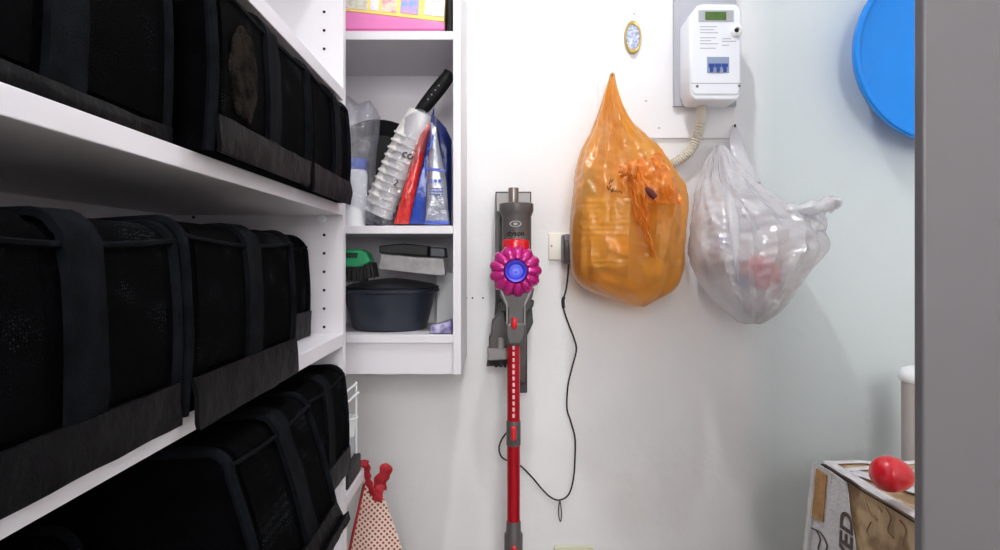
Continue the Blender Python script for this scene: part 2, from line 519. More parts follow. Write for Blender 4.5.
def fabric_box(y0, y1, xf, zb, h, label, lean=0.0, depth=0.24, flare=0.0, hang=0.0, band=0.042, strap_y=None, rr=0.022, light_window=False, seed=0):
    """collapsible fabric box: front face at x = xf (top), leaning out by `lean` at the bottom"""
    t = thing('fabric_box', label, 'storage box', (xf - depth / 2, (y0 + y1) / 2, zb), 'black fabric boxes on the white shelving')
    zt = zb + h
    front = []
    for i in range(8):                                    # rounded upper front corner
        a = math.pi / 2 - math.pi / 2 * i / 7
        front.append((xf - rr + rr * math.cos(a), zt - rr + rr * math.sin(a)))
    nseg = 8
    for i in range(1, nseg + 1):
        u = i / nseg
        front.append((xf + lean * u + 0.004 * math.sin(u * math.pi), zt - rr - (h - rr) * u))
    top = [(xf - depth, zt - .004), (xf - depth * .7, zt - .006), (xf - depth * .35, zt - .004)]
    prof = top + front
    poly = prof + [(xf - depth, zb)]
    b = NB()
    ny = 14
    rings = []
    for j in range(ny + 1):
        y = y0 + (y1 - y0) * j / ny
        ring = []
        for (x, z) in poly:
            k = noise.noise(Vector((y * 14 + seed * 7, x * 14, z * 14))) * .45
            ring.append(b.verts.new((x + .0025 * k, y, z + (.002 * k if z > zb + .01 else 0) - .004 * math.sin(math.pi * j / ny) * (1 if z > zt - .03 else 0))))
        rings.append(ring)
    n = len(poly)
    for r0, r1 in zip(rings, rings[1:]):
        for i in range(n):
            k = (i + 1) % n
            b.faces.new((r0[i], r0[k], r1[k], r1[i]))
    b.faces.new(list(reversed(rings[0]))); b.faces.new(rings[-1])
    obj('body', b, fab_m, t)
    # see-through mesh window stitched onto front and roof
    fr = [p for p in prof[1:]]
    cut = [p for p in fr if p[1] > zb + band * .8]
    for (ya, yb) in ((y0 + .02, (y0 + y1) / 2 - .02), ((y0 + y1) / 2 + .02, y1 - .02)):
        b = NB(); ribbon(b, cut, ya, yb, 0.0016, 8, 0.0)
        obj('mesh_window', b, mesh_m, t)
    # webbing strap over the middle
    sy = strap_y if strap_y is not None else (y0 + y1) / 2
    b = NB(); ribbon(b, prof[1:], sy - .018, sy + .018, 0.0055, 3, 0.0015, seed)
    obj('strap', b, trim_m, t)
    # piping along both ends
    for yy in (y0 + .002, y1 - .002):
        b = NB()
        pts = [Vector((x, yy + .002 * noise.noise(Vector((x * 20, z * 20, seed))), z)) for x, z in prof]
        tube(b, pts, 0.0052, 8)
        obj('piping', b, trim_m, t)
    # seam along the upper front edge
    b = NB()
    pts = [Vector((xf + .0015, y0 + (y1 - y0) * j / 12, zt - rr * .55 - .006 * math.sin(math.pi * j / 12))) for j in range(13)]
    tube(b, pts, 0.0022, 6)
    obj('seam', b, trim_m, t)
    # stiff lower band
    zc = zb + band
    xa = front_x(front, zc)
    xb_ = xf + lean + flare
    bp = [(xa + .003, zc), (xa + .005 + (xb_ - xa) * .45, zc - band * .5), (xb_ + .006, zb - hang + .004), (xb_ + .005, zb - hang)]
    b = NB(); ribbon(b, bp, y0 + .004, y1 - .004, 0.004, 12, 0.003, seed + 2)
    obj('lower_band', b, band_m, t)
    return t

def front_x(front, z):
    for (xa, za), (xb, zb) in zip(front, front[1:]):
        if za >= z >= zb:
            return xa + (xb - xa) * (za - z) / max(1e-6, za - zb)
    return front[-1][0]

S1, S2, S3 = CZ + .0958, CZ - .1277, CZ - .3497
# upper row
fabric_box(.255, .532, -.275, S1, .165, 'black mesh box at the near end of the upper shelf, cut off by the photo', seed=1, band=.012, strap_y=.402)
fuzzy = fabric_box(.556, .838, -.250, S1, .166, 'black fabric box in the middle of the upper shelf, with a fuzzy front patch', band=.032, seed=2, strap_y=.705)
fabric_box(.850, 1.078, -.251, S1, .168, 'black fabric box at the far end of the upper shelf against the side panel', band=.034, hang=.003, seed=3, strap_y=.99)
# middle row
fabric_box(.245, .512, -.258, S2, .155, 'large black mesh box nearest the camera on the middle shelf', seed=4, strap_y=.395, band=.030, hang=.002)
fabric_box(.522, .798, -.256, S2, .160, 'black box central on the middle shelf with a band hanging over its edge', band=.030, flare=.004, hang=.011, seed=5, strap_y=.665)
fabric_box(.812, 1.088, -.322, S2, .166, 'black box pushed back at the far end of the middle shelf, mostly hidden', depth=.19, rr=.03, seed=6)
# lower row
fabric_box(.245, .530, -.345, S3, .125, 'dark black box in deep shade at the near end of the lower shelf', depth=.20, seed=7)
fabric_box(.578, .822, -.240, S3, .176, 'black fabric box on the lower shelf with its front flap slanting outwards', lean=.040, flare=.006, hang=-.020, depth=.25, seed=8, strap_y=.715)
fabric_box(.838, 1.066, -.253, S3, .172, 'black fabric box at the far end of the lower shelf below the white shelf end', lean=.004, hang=-.004, seed=9)
worn_m = mat('fuzzy_lint', (12, 12, 12), .95, spec=0.01, rgb2=(40, 35, 30), noise_scale=45, lo=.40, hi=.62, bump=.5, bump_scale=300)
b = NB(); c = Vector((-.2435, .622, S1 + .083))
b2 = bmesh.new(); bmesh.ops.create_uvsphere(b2, u_segments=40, v_segments=20, radius=1)
for v in b2.verts:
    k = 1 + .22 * noise.noise(v.co * 2.5)
    v.co = Vector((.0018 * v.co.x, .034 * v.co.y * k, .044 * v.co.z * k)) + c
merge(b, b2)
obj('worn_patch', b, worn_m, fuzzy, label='grey brown fuzzy lint patch')

# the lower base unit beyond the tall shelving
def base_unit():
    t = thing('base_unit', 'low white shelf end standing beyond the tall shelving in the corner', 'shelf', (-.42, 1.22, 0))
    zt = CZ - .419
    b = NB(); box(b, (XB, Y2 + .02, zt - .022), (XS, 1.292, zt)); obj('shelf', b, lam_m, t, bevel=.001)
    b = NB(); box(b, (XB, Y2 + .02, 0), (XS - .002, Y2 + .036, zt - .0225)); obj('side_panel', b, cream_m, t)
    b = NB(); box(b, (XB, 1.274, 0), (XS - .06, 1.290, zt - .0225)); obj('side_panel', b, lam_m, t)
    b = NB(); box(b, (XB - .008, Y2 + .02, 0), (XB, 1.29, zt - .0225)); obj('back_panel', b, blk_m, t)
base_unit()
zsh = CZ - .419 + .0005
b = NB(); rbox(b, (-.52, 1.16, zsh), (-.266, 1.272, zsh + .036), .004)
tag(obj('black_tray', b, blk_m), 'flat black tray lying on the low white shelf end', 'tray')
b = NB(); rbox(b, (-.40, 1.20, zsh + .0365), (-.2755, 1.258, zsh + .078), .004)
tag(obj('grey_box', b, plate_m), 'small grey box standing on the black tray', 'box')
cup_prof = [(0, 0), (.014, 0), (.018, .032), (.0205, .034), (.0205, .037), (.0175, .037), (.0135, .003), (0, .003)]
for i, (xx, yy, lb) in enumerate(((-.286, 1.237, 'white plastic tub on the grey box, nearest the back wall'), (-.334, 1.222, 'white plastic tub on the grey box, next to the side panel'))):
    b = NB(); lathe(b, cup_prof, Matrix.Translation((xx, yy, zsh + .0785)), 20)
    tag(obj('plastic_tub', b, white_m), lb, 'tub', 'white tubs on the grey box')

t = thing('wire_rack', 'white wire rails standing in the corner above the low shelf end', 'rack', (-.30, 1.24, zsh + .036))
b = NB()
for k in range(2):
    z = CZ - .262 + .018 * k
    tube(b, [(-.272 - .004 * k, 1.150, z), (-.270 - .004 * k, 1.266, z)], .0022, 8)
obj('rail', b, white_m, t)
for yy in (1.152, 1.264):
    b = NB(); tube(b, [(-.2745, yy, zsh + .0365), (-.2745, yy, CZ - .24)], .0022, 8); obj('upright', b, white_m, t)

# ------------------------------------------------------------------ wall cabinet at the back
YC = 1.333
XI = P(453, 0, YC).x; XO = P(461, 0, YC).x
XIL = -.50
def wall_cabinet():
    t = thing('wall_cabinet', 'white open cabinet hung on the back wall, full of kitchen things', 'cabinet', (-.3, 1.46, CZ - .2385))
    zb = CZ - .2385; yb = YW - .002
    b = NB(); box(b, (XI, YC, zb), (XO, yb, 2.3)); obj('side_panel', b, lam_m, t, bevel=.0008)
    b = NB(); box(b, (XIL - .017, YC, zb), (XIL, yb, 2.3)); obj('side_panel', b, lam_m, t, bevel=.0008)
    b = NB(); box(b, (XIL, yb - .006, zb), (XI, yb, 2.3)); obj('back_panel', b, lam_m, t)
    for z1, z0 in ((.477, .459), (.0713, .0548), (-.156, -.173), (.78, .76), (1.05, 1.03)):
        b = NB(); box(b, (XIL, YC, CZ + z0), (XI, yb - .0065, CZ + z1)); obj('shelf', b, lam_m, t, bevel=.0008)
    b = NB(); box(b, (XIL, YC + .006, zb), (XI, YC + .022, CZ - .1735)); obj('plinth', b, lam_m, t)
    b = NB()
    disc(b, Vector((XI - .0004, YC + .02, CZ + .447)), (-1, 0, 0), .003, .0006, 12)
    obj('pin_hole', b, hole_m, t)
wall_cabinet()
ZA, ZM, ZL = CZ + .4775, CZ + .0718, CZ - .1555

# --- top compartment
pink_m = mat('pink_box_card', (226, 128, 186), 0.3, noise_amt=0.12, noise_scale=12, coat=0.3)
yel_m = mat('yellow_card', (246, 222, 120), 0.45, noise_amt=0.1)
lil_m = mat('lilac_card', (206, 206, 236), 0.5, rgb2=(240, 236, 240), noise_scale=70)
skyb_m = mat('blue_picture', (130, 170, 220), 0.5, rgb2=(210, 160, 210), noise_scale=60)
pinkp_m = mat('pink_picture', (250, 210, 190), 0.5, rgb2=(220, 90, 150), noise_scale=55, lo=.3, hi=.5)
grayp_m = mat('grey_card_print', (214, 208, 196), 0.6, rgb2=(180, 176, 166), noise_scale=90)
D = 1.352
t = thing('pink_box', 'glossy pink cardboard box lying on the top shelf of the wall cabinet', 'box', (P(394, 31, D).x, D, ZA))
b = NB(); prism(b, ppoly([(325, 31), (444.5, 31), (444.5, 22), (325, 8.5)], D), D, D + .17)
for v in b.verts:
    if v.co.z < ZA + .004: v.co.z = ZA + .0003
obj('carton', b, pink_m, t, bevel=.002)
b = NB(); prism(b, ppoly([(325, 30.0), (444.5, 30.0), (444.5, 28.6), (325, 28.6)], D - .001), D - .0012, D - .0002); obj('lower_lip', b, mat('deep_pink_card', (186, 78, 140), .4), t)
t = thing('picture_box', 'yellow picture-printed box tilted on top of the pink box', 'box', (P(394, 10, D).x, D, ZA + .02))
b = NB(); prism(b, ppoly([(325, 8), (444, 21.4), (446, -24), (325, -34)], D), D + .002, D + .16); obj('carton', b, yel_m, t, bevel=.001)
def patch(pts, m, nm='picture'):
    b = NB(); prism(b, ppoly(pts, D), D + .0008, D + .0021); obj(nm, b, m, t)
patch([(326, 6), (367, 10), (369, -20), (326, -24)], grayp_m)
patch([(370, 9.5), (378, 10.5), (380, -18), (372, -18)], lil_m)
patch([(381, 11), (396, 12.5), (398, -16), (383, -17)], pinkp_m)
patch([(400, 12.5), (418, 14.5), (420, -12), (402, -14)], skyb_m)
patch([(424, 14.5), (444, 16.5), (445.5, -12), (426, -14)], lil_m)
b = NB(); rbox(b, (P(447.5, 0, 1.37).x, 1.36, ZA + .0003), (XI - .003, 1.52, ZA + .12), .003)
tag(obj('black_case', b, blk_m), 'narrow black case upright beside the pink box in the cabinet', 'case')

# --- middle compartment
t = thing('frying_pan', 'black frying pan standing on edge at the back of the middle shelf', 'pan', P(378, 226, 1.54))
c = P(378, 164, 1.55); rad = .132
M = Matrix.Translation(c) @ Matrix.Rotation(math.radians(90 - 8), 4, 'X')
c.z = ZM + rad * math.cos(math.radians(8)) + .004
M = Matrix.Translation(c) @ Matrix.Rotation(math.radians(90 - 6), 4, 'X')
b = NB(); lathe(b, [(0, -.018), (rad * .78, -.018), (rad, .018), (rad * .985, .019), (rad * .77, -.013), (0, -.013)], M, 48)
obj('pan_bowl', b, blk_m, t)
b = NB(); tube(b, [P(406, 128, 1.50), P(413, 120, 1.47), P(419, 113, 1.45)], .009, 12); obj('collar', b, tube_m, t)
b = NB(); tube(b, [P(418, 114, 1.452), P(424, 107, 1.44), P(436, 92, 1.425), P(447, 78, 1.41), P(450.5, 72, 1.405)], lambda u: .0095 + .006 * math.sin(min(1, u * 1.1 + .1) * math.pi * .8), 14, smooth_k=5, flat=(1, 1.15)); obj('handle', b, blk_m, t)
b = NB()
for q in (.2, .35, .5, .65):
    p = P(424 + 24 * q, 107 - 30 * q, 1.440 - .04 * q) + Vector((0, -.016, 0))
    disc(b, p, (0, -1, 0), .0018, .001, 8)
obj('rivet', b, lgrey_m, t)

cupw_m = mat('paper_cup_print', (232, 230, 226), 0.6, noise_amt=0.12, noise_scale=30)
A0 = P(380, 222, 1.42); A1 = P(412, 148, 1.40)
A0.z = ZM + .012
ax = (A1 - A0); L = ax.length; ax.normalize()
NC = 11
proto_bm_prof = [(r_, .063 - z_) for r_, z_ in [(0, .0), (.026, .0), (.034, .058), (.0362, .058), (.0368, .0605), (.0362, .063), (.0336, .062), (.0255, .003), (0, .003)]]
first = None
ords = ['bottom', 'second', 'third', 'fourth', 'fifth', 'sixth', 'seventh', 'eighth', 'ninth', 'tenth', 'top']
for i in range(NC):
    pos = A0 + ax * (L * i / (NC - 1) - .05 + .055)
    lb = 'printed white paper cup, %s of the nested stack leaning in the cabinet' % ords[i]
    if first is None:
        b = NB(); Mx = Matrix.Translation(pos) @ frame_to(ax); lathe(b, proto_bm_prof, frame_to(ax), 28)
        first = obj('paper_cup', b, cupw_m); first.location = pos
        first.data.transform(Matrix.Identity(4))
        o = first
        base_off = Vector((0, 0, 0))
    else:
        o = first.copy(); COL.objects.link(o); o.location = pos
    tag(o, lb, 'cup', 'nested paper cups in a clear sleeve')
# clear sleeve round the cups
t = thing('plastic_sleeve', 'clear plastic sleeve wrapped round the leaning paper cups', 'plastic wrap', A0)
b = NB()
pts = [A0 + ax * q for q in (.0, .03, .09, .16, .22, .245, .262)]
tube(b, pts, lambda u: (.0385 + .002 * math.sin(u * 19)) * (1 - .35 * max(0, u - .72) / .28) if u < .999 else .018, 20, smooth_k=6)
for v in b.verts:
    k = noise.noise(v.co * 42); v.co += Vector((k, k * .5, -k * .3)) * .003
    v.co.z = max(v.co.z, ZM + .002)
obj('film', b, clear_f, t)
b = NB()
for q, s_, tx in ((.155, .026, 'co'), (.09, .022, '2')):
    p = A0 + ax * q + Vector((.006, -.0395, .0))
    merge(b, text_bm(tx, s_, face_cam(p, -.35), .0005))
obj('lettering', b, hole_m, t)

redp_m = mat('red_packet_film', (214, 44, 40), 0.25, noise_amt=0.3, noise_scale=50, bump=0.5, bump_scale=50, coat=0.4)
bluep_m = mat('blue_packet_film', (36, 78, 190), 0.3, noise_amt=0.25, noise_scale=40, bump=0.4, bump_scale=40, coat=0.3)
silv_m = mat('silver_pouch_film', (196, 200, 210), 0.28, metal=0.35, noise_amt=0.25, noise_scale=45, bump=0.6, bump_scale=45)
def pouch(bm, poly_px, D, th, mi=0, zmin=None):
    """soft filled packet from its outline: two bulging faces that meet at the seam"""
    pts = ppoly(poly_px, D)
    cx = sum(p[0] for p in pts) / len(pts); cz = sum(p[1] for p in pts) / len(pts)
    # densify outline
    out = []
    for i in range(len(pts)):
        a, c_ = pts[i], pts[(i + 1) % len(pts)]
        for s in range(6):
            out.append((a[0] + (c_[0] - a[0]) * s / 6, a[1] + (c_[1] - a[1]) * s / 6))
    n = len(out); K = 7
    prev = None
    for side in (-1, 1):
        rings = []
        for k in range(K + 1):
            u = k / K
            if k == K:
                rings.append([bm.verts.new((cx, D + side * th, cz))]); break
            ring = []
            for (x, z) in out:
                xx, zz = x + (cx - x) * u, z + (cz - z) * u
                d = th * math.sin(min(1, u * 1.5) * math.pi / 2) + .0008
                d += .003 * noise.noise(Vector((xx * 40, zz * 40, side))) * (u > 0)
                ring.append(bm.verts.new((xx, D + side * d, zz)))
            rings.append(ring)
        for a, c_ in zip(rings, rings[1:]):
            for i in range(n):
                j = (i + 1) % n
                f = bm.faces.new((a[i], a[j], c_[j], c_[i])) if len(c_) > 1 else bm.faces.new((a[i], a[j], c_[0]))
                f.material_index = mi
        if prev:
            for i in range(n):
                j = (i + 1) % n
                f = bm.faces.new((prev[i], prev[j], rings[0][j], rings[0][i])); f.material_index = mi
        prev = rings[0]
    if zmin is not None:
        for v in bm.verts: v.co.z = max(v.co.z, zmin)
b = NB(); pouch(b, [(394, 224), (409, 224), (431, 124), (423, 122), (416, 140)], 1.385, .011, 0, ZM + .001)
tag(obj('red_packet', b, redp_m), 'long red plastic packet leaning between the cups and the blue packet', 'packet')
b = NB(); pouch(b, [(405, 224), (428, 224), (436, 170), (434, 106), (428, 130), (420, 165)], 1.412, .011, 0, ZM + .001)
tag(obj('blue_packet', b, bluep_m), 'bright blue plastic packet leaning behind the silver pouch', 'packet')
t = thing('silver_pouch', 'silver pouch with blue print standing at the right end of the middle shelf', 'pouch', P(438, 225, 1.375))
b = NB(); pouch(b, [(425, 225), (449.5, 225), (446, 180), (440, 150), (436, 128), (431, 122), (428, 170)], 1.372, .012, 0, ZM + .001); obj('pouch_body', b, silv_m, t)
b = NB(); prism(b, ppoly([(425, 224.6), (449.5, 224.6), (449.3, 221), (425.3, 221)], 1.366), 1.3595, 1.372); obj('lower_band', b, bluep_m, t)
b = NB()
for pts in ([(428, 170), (445, 172), (445, 169.5), (428, 167)], [(430, 150), (434, 136), (432, 134), (429, 150)]):
    prism(b, ppoly(pts, 1.357), 1.3565, 1.362)
obj('blue_stripe', b, bluep_m, t)
b = NB()
for k in range(3):
    disc(b, P(431 + k * 4.4, 181, 1.3575), (0, -1, 0), .0038, .001, 14)
for k in range(3):
    prism(b, ppoly([(429, 188 + k * 3), (443, 188.4 + k * 3), (443, 189.2 + k * 3), (429, 189 + k * 3)], 1.357), 1.3565, 1.360)
obj('print', b, bluep_m, t)
b = NB(); pouch(b, [(440, 225), (451, 225), (451.5, 140), (446, 128), (437, 118), (436, 140)], 1.43, .010, 0, ZM + .001)
tag(obj('navy_packet', b, mat('navy_film', (24, 44, 120), .35, noise_amt=.4, noise_scale=40, bump=.4, bump_scale=40)), 'dark navy packet behind the silver pouch by the cabinet side', 'packet')

t = thing('white_bottle', 'slim white bottle with a blue cap ring inside the clear bag, left in the cabinet', 'bottle', P(354, 224, 1.40))
p = P(354, 224, 1.40); p.z = ZM
b = NB(); lathe(b, [(0, 0), (.022, 0), (.024, .004), (.024, .115), (.020, .125), (.012, .13), (0, .13)], Matrix.Translation(p) @ Matrix.Rotation(.05, 4, 'Y'), 28); obj('bottle_body', b, white_m, t)
b = NB(); lathe(b, [(0, .1255), (.0215, .1255), (.0215, .148), (.018, .150), (0, .150)], Matrix.Translation(p) @ Matrix.Rotation(.05, 4, 'Y'), 28); obj('cap', b, bluep_m, t)

def soft_bag(bm, poly_px, D, th, zmin=None, amp=.008, fr=35):
    pouch(bm, poly_px, D, th, 0, zmin)
    for v in bm.verts:
        k = noise.noise_vector(v.co * fr)
        v.co += Vector((k.x * .4, k.y, k.z * .4)) * amp
        if zmin is not None: v.co.z = max(v.co.z, zmin)
b = NB(); soft_bag(b, [(336, 224), (374, 224), (376, 170), (380, 118), (370, 100), (358, 104), (348, 96), (338, 104)], 1.395, .035, ZM + .0008)
tag(obj('clear_bag', b, clear_f), 'crumpled clear plastic bag at the left end of the middle shelf', 'bag')

# --- lower compartment
navy_m = mat('navy_basin_plastic', (40, 46, 58), 0.38, noise_amt=0.08)
t = thing('basin', 'dark navy round basin on the bottom shelf of the wall cabinet', 'basin', P(390, 333, 1.455))
c = P(390, 333, 1.458); c.z = ZL
b = NB(); lathe(b, [(0, .002), (.074, .002), (.078, 0), (.083, .003), (.104, .082), (.112, .085), (.113, .090), (.109, .092), (.102, .090), (.080, .008), (0, .007)], Matrix.Translation(c), 56); obj('basin_bowl', b, navy_m, t)
c2 = Vector(c); c2.z += .0925
b = NB(); lathe(b, [(0, .003), (.104, .0), (.106, .003), (.09, .010), (.045, .018), (.012, .022), (0, .022)], Matrix.Translation(c2 + Vector((.006, .0, 0))), 48)
tag(obj('pot_lid', b, mat('dark_lid', (34, 34, 38), .45)), 'dark shallow lid lying on top of the navy basin', 'lid')
# scrubbing brush on the basin
t = thing('scrubbing_brush', 'green scrubbing brush with black bristles lying on the basin', 'brush', P(356, 280, 1.39))
green_m = mat('green_plastic', (40, 150, 98), 0.35)
b = NB()
D = 1.385
yb0, yb1 = D - .03, D + .03
prism(b, ppoly([(322, 267), (362, 267.5), (373, 262), (369, 253), (362, 249.5), (322, 249)], D), yb0, yb1)
obj('brush_back', b, green_m, t, bevel=.006)
b = NB()
prism(b, ppoly([(330, 257.5), (357, 258), (358, 253), (331, 252.5)], yb0), yb0 - .0015, yb0 + .004); obj('grip_slot', b, mat('dark_green_plastic', (18, 62, 44), .4), t)
b = NB()
for i in range(22):
    for j in range(6):
        px = 326 + 47 * i / 21
        p0 = P(px, 266.5 - (4 if px > 366 else 0), D); p0.y = yb0 + .006 + .048 * j / 5
        p1 = Vector(p0) + Vector(((px - 345) * .0002 + random.uniform(-.003, .003), random.uniform(-.003, .003) - (.003 if j == 0 else 0), -.031 + random.uniform(-.003, .002)))
        tube(b, [p0, p1], lambda u: .0030 * (1 - .35 * u), 5)
obj('bristles', b, brist_m, t)['kind'] = 'stuff'
# notched grey metal grater bar on the lid
galv_m = mat('dull_grey_metal', (150, 148, 150), 0.45, metal=0.4, noise_amt=0.25, noise_scale=50)
b = NB()
D = 1.40
prism(b, ppoly([(379, 269), (439, 275.5), (446, 275), (444, 258.5), (415, 257), (382, 254)], D), D - .012, D + .012)
tag(obj('grey_metal_bar', b, galv_m, bevel=.001), 'dull grey flat metal bar lying across the dark lid in the cabinet', 'metal bar')
b = NB()
prism(b, ppoly([(381, 253), (429, 256.6), (429, 246), (405, 243.5), (381, 246)], 1.43), 1.405, 1.48)
tag(obj('black_dustpan', b, blk_m, bevel=.003), 'black plastic block lying on the grey metal bar', 'dustpan')
b = NB()
prism(b, ppoly([(430.5, 257), (447, 258), (446, 248), (431, 247)], 1.43), 1.405, 1.46)
tag(obj('navy_block', b, navy_m, bevel=.003), 'small dark blue block lying on the right end of the grey metal bar', 'block')
b = NB(); c = P(445, 316, 1.55); rbox(b, (c.x - .02, 1.54, ZL + .0005), (XI - .002, 1.59, ZL + .125), .003)
tag(obj('white_carton', b, white_m), 'small white carton at the back right of the bottom cabinet shelf', 'carton')
pur_m = mat('purple_packet', (92, 74, 150), .35, rgb2=(206, 204, 220), noise_scale=45, bump=.4, bump_scale=50)
b = NB(); rbox(b, (P(431, 0, 1.375).x, 1.345, ZL + .0005), (XI - .003, 1.385, ZL + .016), .006)
bmesh.ops.subdivide_edges(b, edges=list(b.edges), cuts=2)
for v in b.verts:
    if v.co.z > ZL + .004: v.co.z += .012 * max(0, noise.noise(v.co * 40)) + .12 * (v.co.x - P(431, 0, 1.375).x)
tag(obj('purple_packet', b, pur_m), 'small purple and white packet at the right of the bottom cabinet shelf', 'packet')

# ------------------------------------------------------------------ cordless vacuum
VX = 513
def vac_dock():
    t = thing('charging_dock', 'grey wall dock fixed to the back wall behind the vacuum', 'dock', P(513, 320, YW))
    b = NB(); D = 1.575
    prism(b, ppoly([(495.5, 192), (531, 192), (531, 300), (533, 322), (527, 335), (527, 392), (518, 392), (518, 330), (497, 330), (494, 322), (495.5, 300)], D), D - .012, YW - .0005)
    obj('back_plate', b, dgrey_m, t, bevel=.002)
    b = NB(); prism(b, ppoly([(496.5, 193.5), (530, 193.5), (530, 212), (496.5, 212)], 1.555), 1.546, 1.5625); obj('upper_cover', b, lgrey_m, t, bevel=.001)
    b = NB(); prism(b, ppoly([(495.4, 212), (500, 212), (500, 300), (495.4, 300)], 1.55), 1.52, 1.5625); obj('side_rail', b, dgrey_m, t, bevel=.001)
vac_dock()

def vacuum():
    t = thing('cordless_vacuum', 'cordless stick vacuum with magenta cyclone and red tube hanging on the white wall', 'vacuum', P(514, 550, 1.49))
    DB = 1.465
    def cyl(name, m, prof, px=VX, D=DB, n=36, parent=None, sx=1, sy=1):
        """prof: list of (half width px, py)"""
        b = NB()
        x = (px - CX) / F * D
        pr = [(0, CZ + (CY - prof[0][1]) / F * D)] + [(hw / F * D, CZ + (CY - y) / F * D) for hw, y in prof] + [(0, CZ + (CY - prof[-1][1]) / F * D)]
        lathe(b, pr, Matrix.Translation((x, D, 0)) @ Matrix.Diagonal((sx, sy, 1, 1)), n)
        return obj(name, b, m, parent or t)
    cyl('inlet_tube', tube_m, [(5, 188), (5.2, 189), (5, 205)], px=513.5)
    mb = cyl('motor_body', grey_m, [(15, 203), (17, 204), (17, 211), (16.2, 213), (14.2, 218), (14.2, 241)], px=516.5, sy=.95)
    # white emblem and word on the motor body
    D2 = DB - 14.2 / F * DB * .95
    b = NB(); 
    M = Matrix.Translation(P(515.5, 223.8, D2 - .0005)) @ Matrix.Rotation(math.pi / 2, 4, 'X') @ Matrix.Diagonal((1.5, .8, 1, 1))
    lathe(b, [(.0070, -.001), (.0088, -.001), (.0088, .0008), (.0070, .0008), (.0070, -.001)], M, 28)
    lathe(b, [(0, -.001), (.0035, -.001), (.0035, .0006), (0, .0006)], M, 18)
    obj('emblem', b, lgrey_m, mb)
    b = text_bm('dyson', .0165, face_cam(P(515.8, 233.5, D2 - .0004)), .0012, bold=.0003)
    for v in b.verts:   # wrap round the cylinder
        dx = v.co.x - P(516.5, 0, DB).x; R = 14.2 / F * DB
        v.co.y += DB - R * .95 * 1 + (R - math.sqrt(max(1e-6, R * R - dx * dx))) * .95 - D2
    obj('lettering', b, hole_m, mb)
    cyl('red_collar', red_m, [(12.4, 239.5), (13.6, 240.5), (14, 246), (12.5, 254), (10, 258)], px=516, D=DB - .004)
    b = NB(); p = P(515.5, 245, 1.425); rbox(b, (p.x - .006, p.y, p.z - .014), (p.x + .006, p.y + .02, p.z + .008), .003); obj('bin_catch', b, mat('bright_red_plastic', (240, 56, 60), .3, coat=.4), t)
    # cyclone: ring of fluted lobes facing the room
    c = P(515.5, 271, 1.435)
    M = Matrix.Translation(c) @ Matrix.Rotation(math.pi / 2, 4, 'X')     # local z -> -y (towards room)
    NL = 13
    b = NB()
    wv = lambda a, r, z: 1 + (.03 if r > .03 else 0) * (abs(math.cos(a * NL / 2)) * 2 - 1)
    lathe(b, [(0, -.05), (.046, -.05), (.053, -.03), (.056, -.012), (.0555, 0), (.052, .010), (.045, .017), (.036, .021), (.027, .024), (.025, .018), (0, .018)], M, 13 * 10, wave=wv)
    cy = obj('cyclone', b, mag_m, t)
    # raised cone lobes
    for k in range(NL):
        a = 2 * math.pi * k / NL
        d = Vector((math.cos(a), 0, math.sin(a)))
        b = NB()
        pts = [c + d * r + Vector((0, -y, 0)) for r, y in ((.026, .020), (.035, .017), (.043, .009), (.0475, -.002), (.048, -.016))]
        tube(b, pts, lambda u: .0062 + .0062 * math.sin(math.pi * min(1, .12 + u * .62)), 12, smooth_k=3)
        obj('cyclone_lobe', b, mag_m, cy)
    b = NB(); lathe(b, [(.0145, .020), (.0255, .020), (.026, .024), (.0235, .029), (.019, .028), (.0145, .022)], M, 40); obj('filter_ring', b, blue_ring_m, t)
    b = NB(); lathe(b, [(0, .017), (.0165, .017), (.0165, .023), (.010, .025), (.009, .0235), (0, .0235)], M, 32); fc = obj('filter_cap', b, blue_in_m, t)
    b = NB(); lathe(b, [(.0, .0236), (.004, .0236), (.0035, .0265), (0, .0268)], M @ Matrix.Translation((0, -.0005, 0)), 20); obj('cap_button', b, blue_ring_m, fc)
    # tapering duct below the cyclone
    b = NB(); D = 1.455
    prism(b, ppoly([(498, 287), (534, 287), (532, 297), (524.5, 308), (524.5, 334), (507, 334), (507, 308), (499.5, 297)], D), D - .022, D + .06); obj('duct', b, grey_m, t, bevel=.005)
    for pts in ([(498.6, 287), (500.6, 287), (507.6, 303.5), (507.6, 331), (506.4, 331), (506.4, 305)], [(533.4, 287), (531.4, 287), (524.2, 303.5), (524.2, 331), (525.4, 331), (525.4, 305)]):
        b = NB(); prism(b, ppoly(pts, D - .022), D - .0245, D - .021); obj('duct_rib', b, lgrey_m, t)
    b = NB(); prism(b, ppoly([(499, 300), (534, 300), (533, 306), (527, 312), (502, 312), (499, 307)], 1.49), 1.475, 1.518); obj('bin_base', b, dgrey_m, t, bevel=.003)
    b = NB(); prism(b, ppoly([(505.5, 322), (525.5, 322), (525.5, 334), (521.5, 343.5), (508, 343.5), (505.5, 334)], D), D - .026, D + .03); obj('wand_socket', b, grey_m, t, bevel=.005)
    b = NB(); p = P(514.3, 323.5, 1.425); rbox(b, (p.x - .0065, p.y - .004, p.z - .013), (p.x + .0065, p.y + .02, p.z + .013), .0055); obj('release_button', b, red_m, t)
    DW = 1.46
    cyl('wand_cuff', grey_m, [(7.8, 336), (7.8, 345)], D=DW, px=513.5)
    w = cyl('wand', redal_m, [(6.4, 344), (6.4, 424)], D=DW, px=513.5)
    for k in range(12):
        y = 347.5 + k * 6.2
        b = NB(); p = P(513.6, y, DW - 6.4 / F * DW - .0006); rbox(b, (p.x - .0026, p.y, p.z - .005), (p.x + .0026, p.y + .004, p.z + .004), .001); obj('slot_mark', b, mat('pale_pink_mark', (232, 190, 196), .5) if k == 0 else MATS['pale_pink_mark'], w)
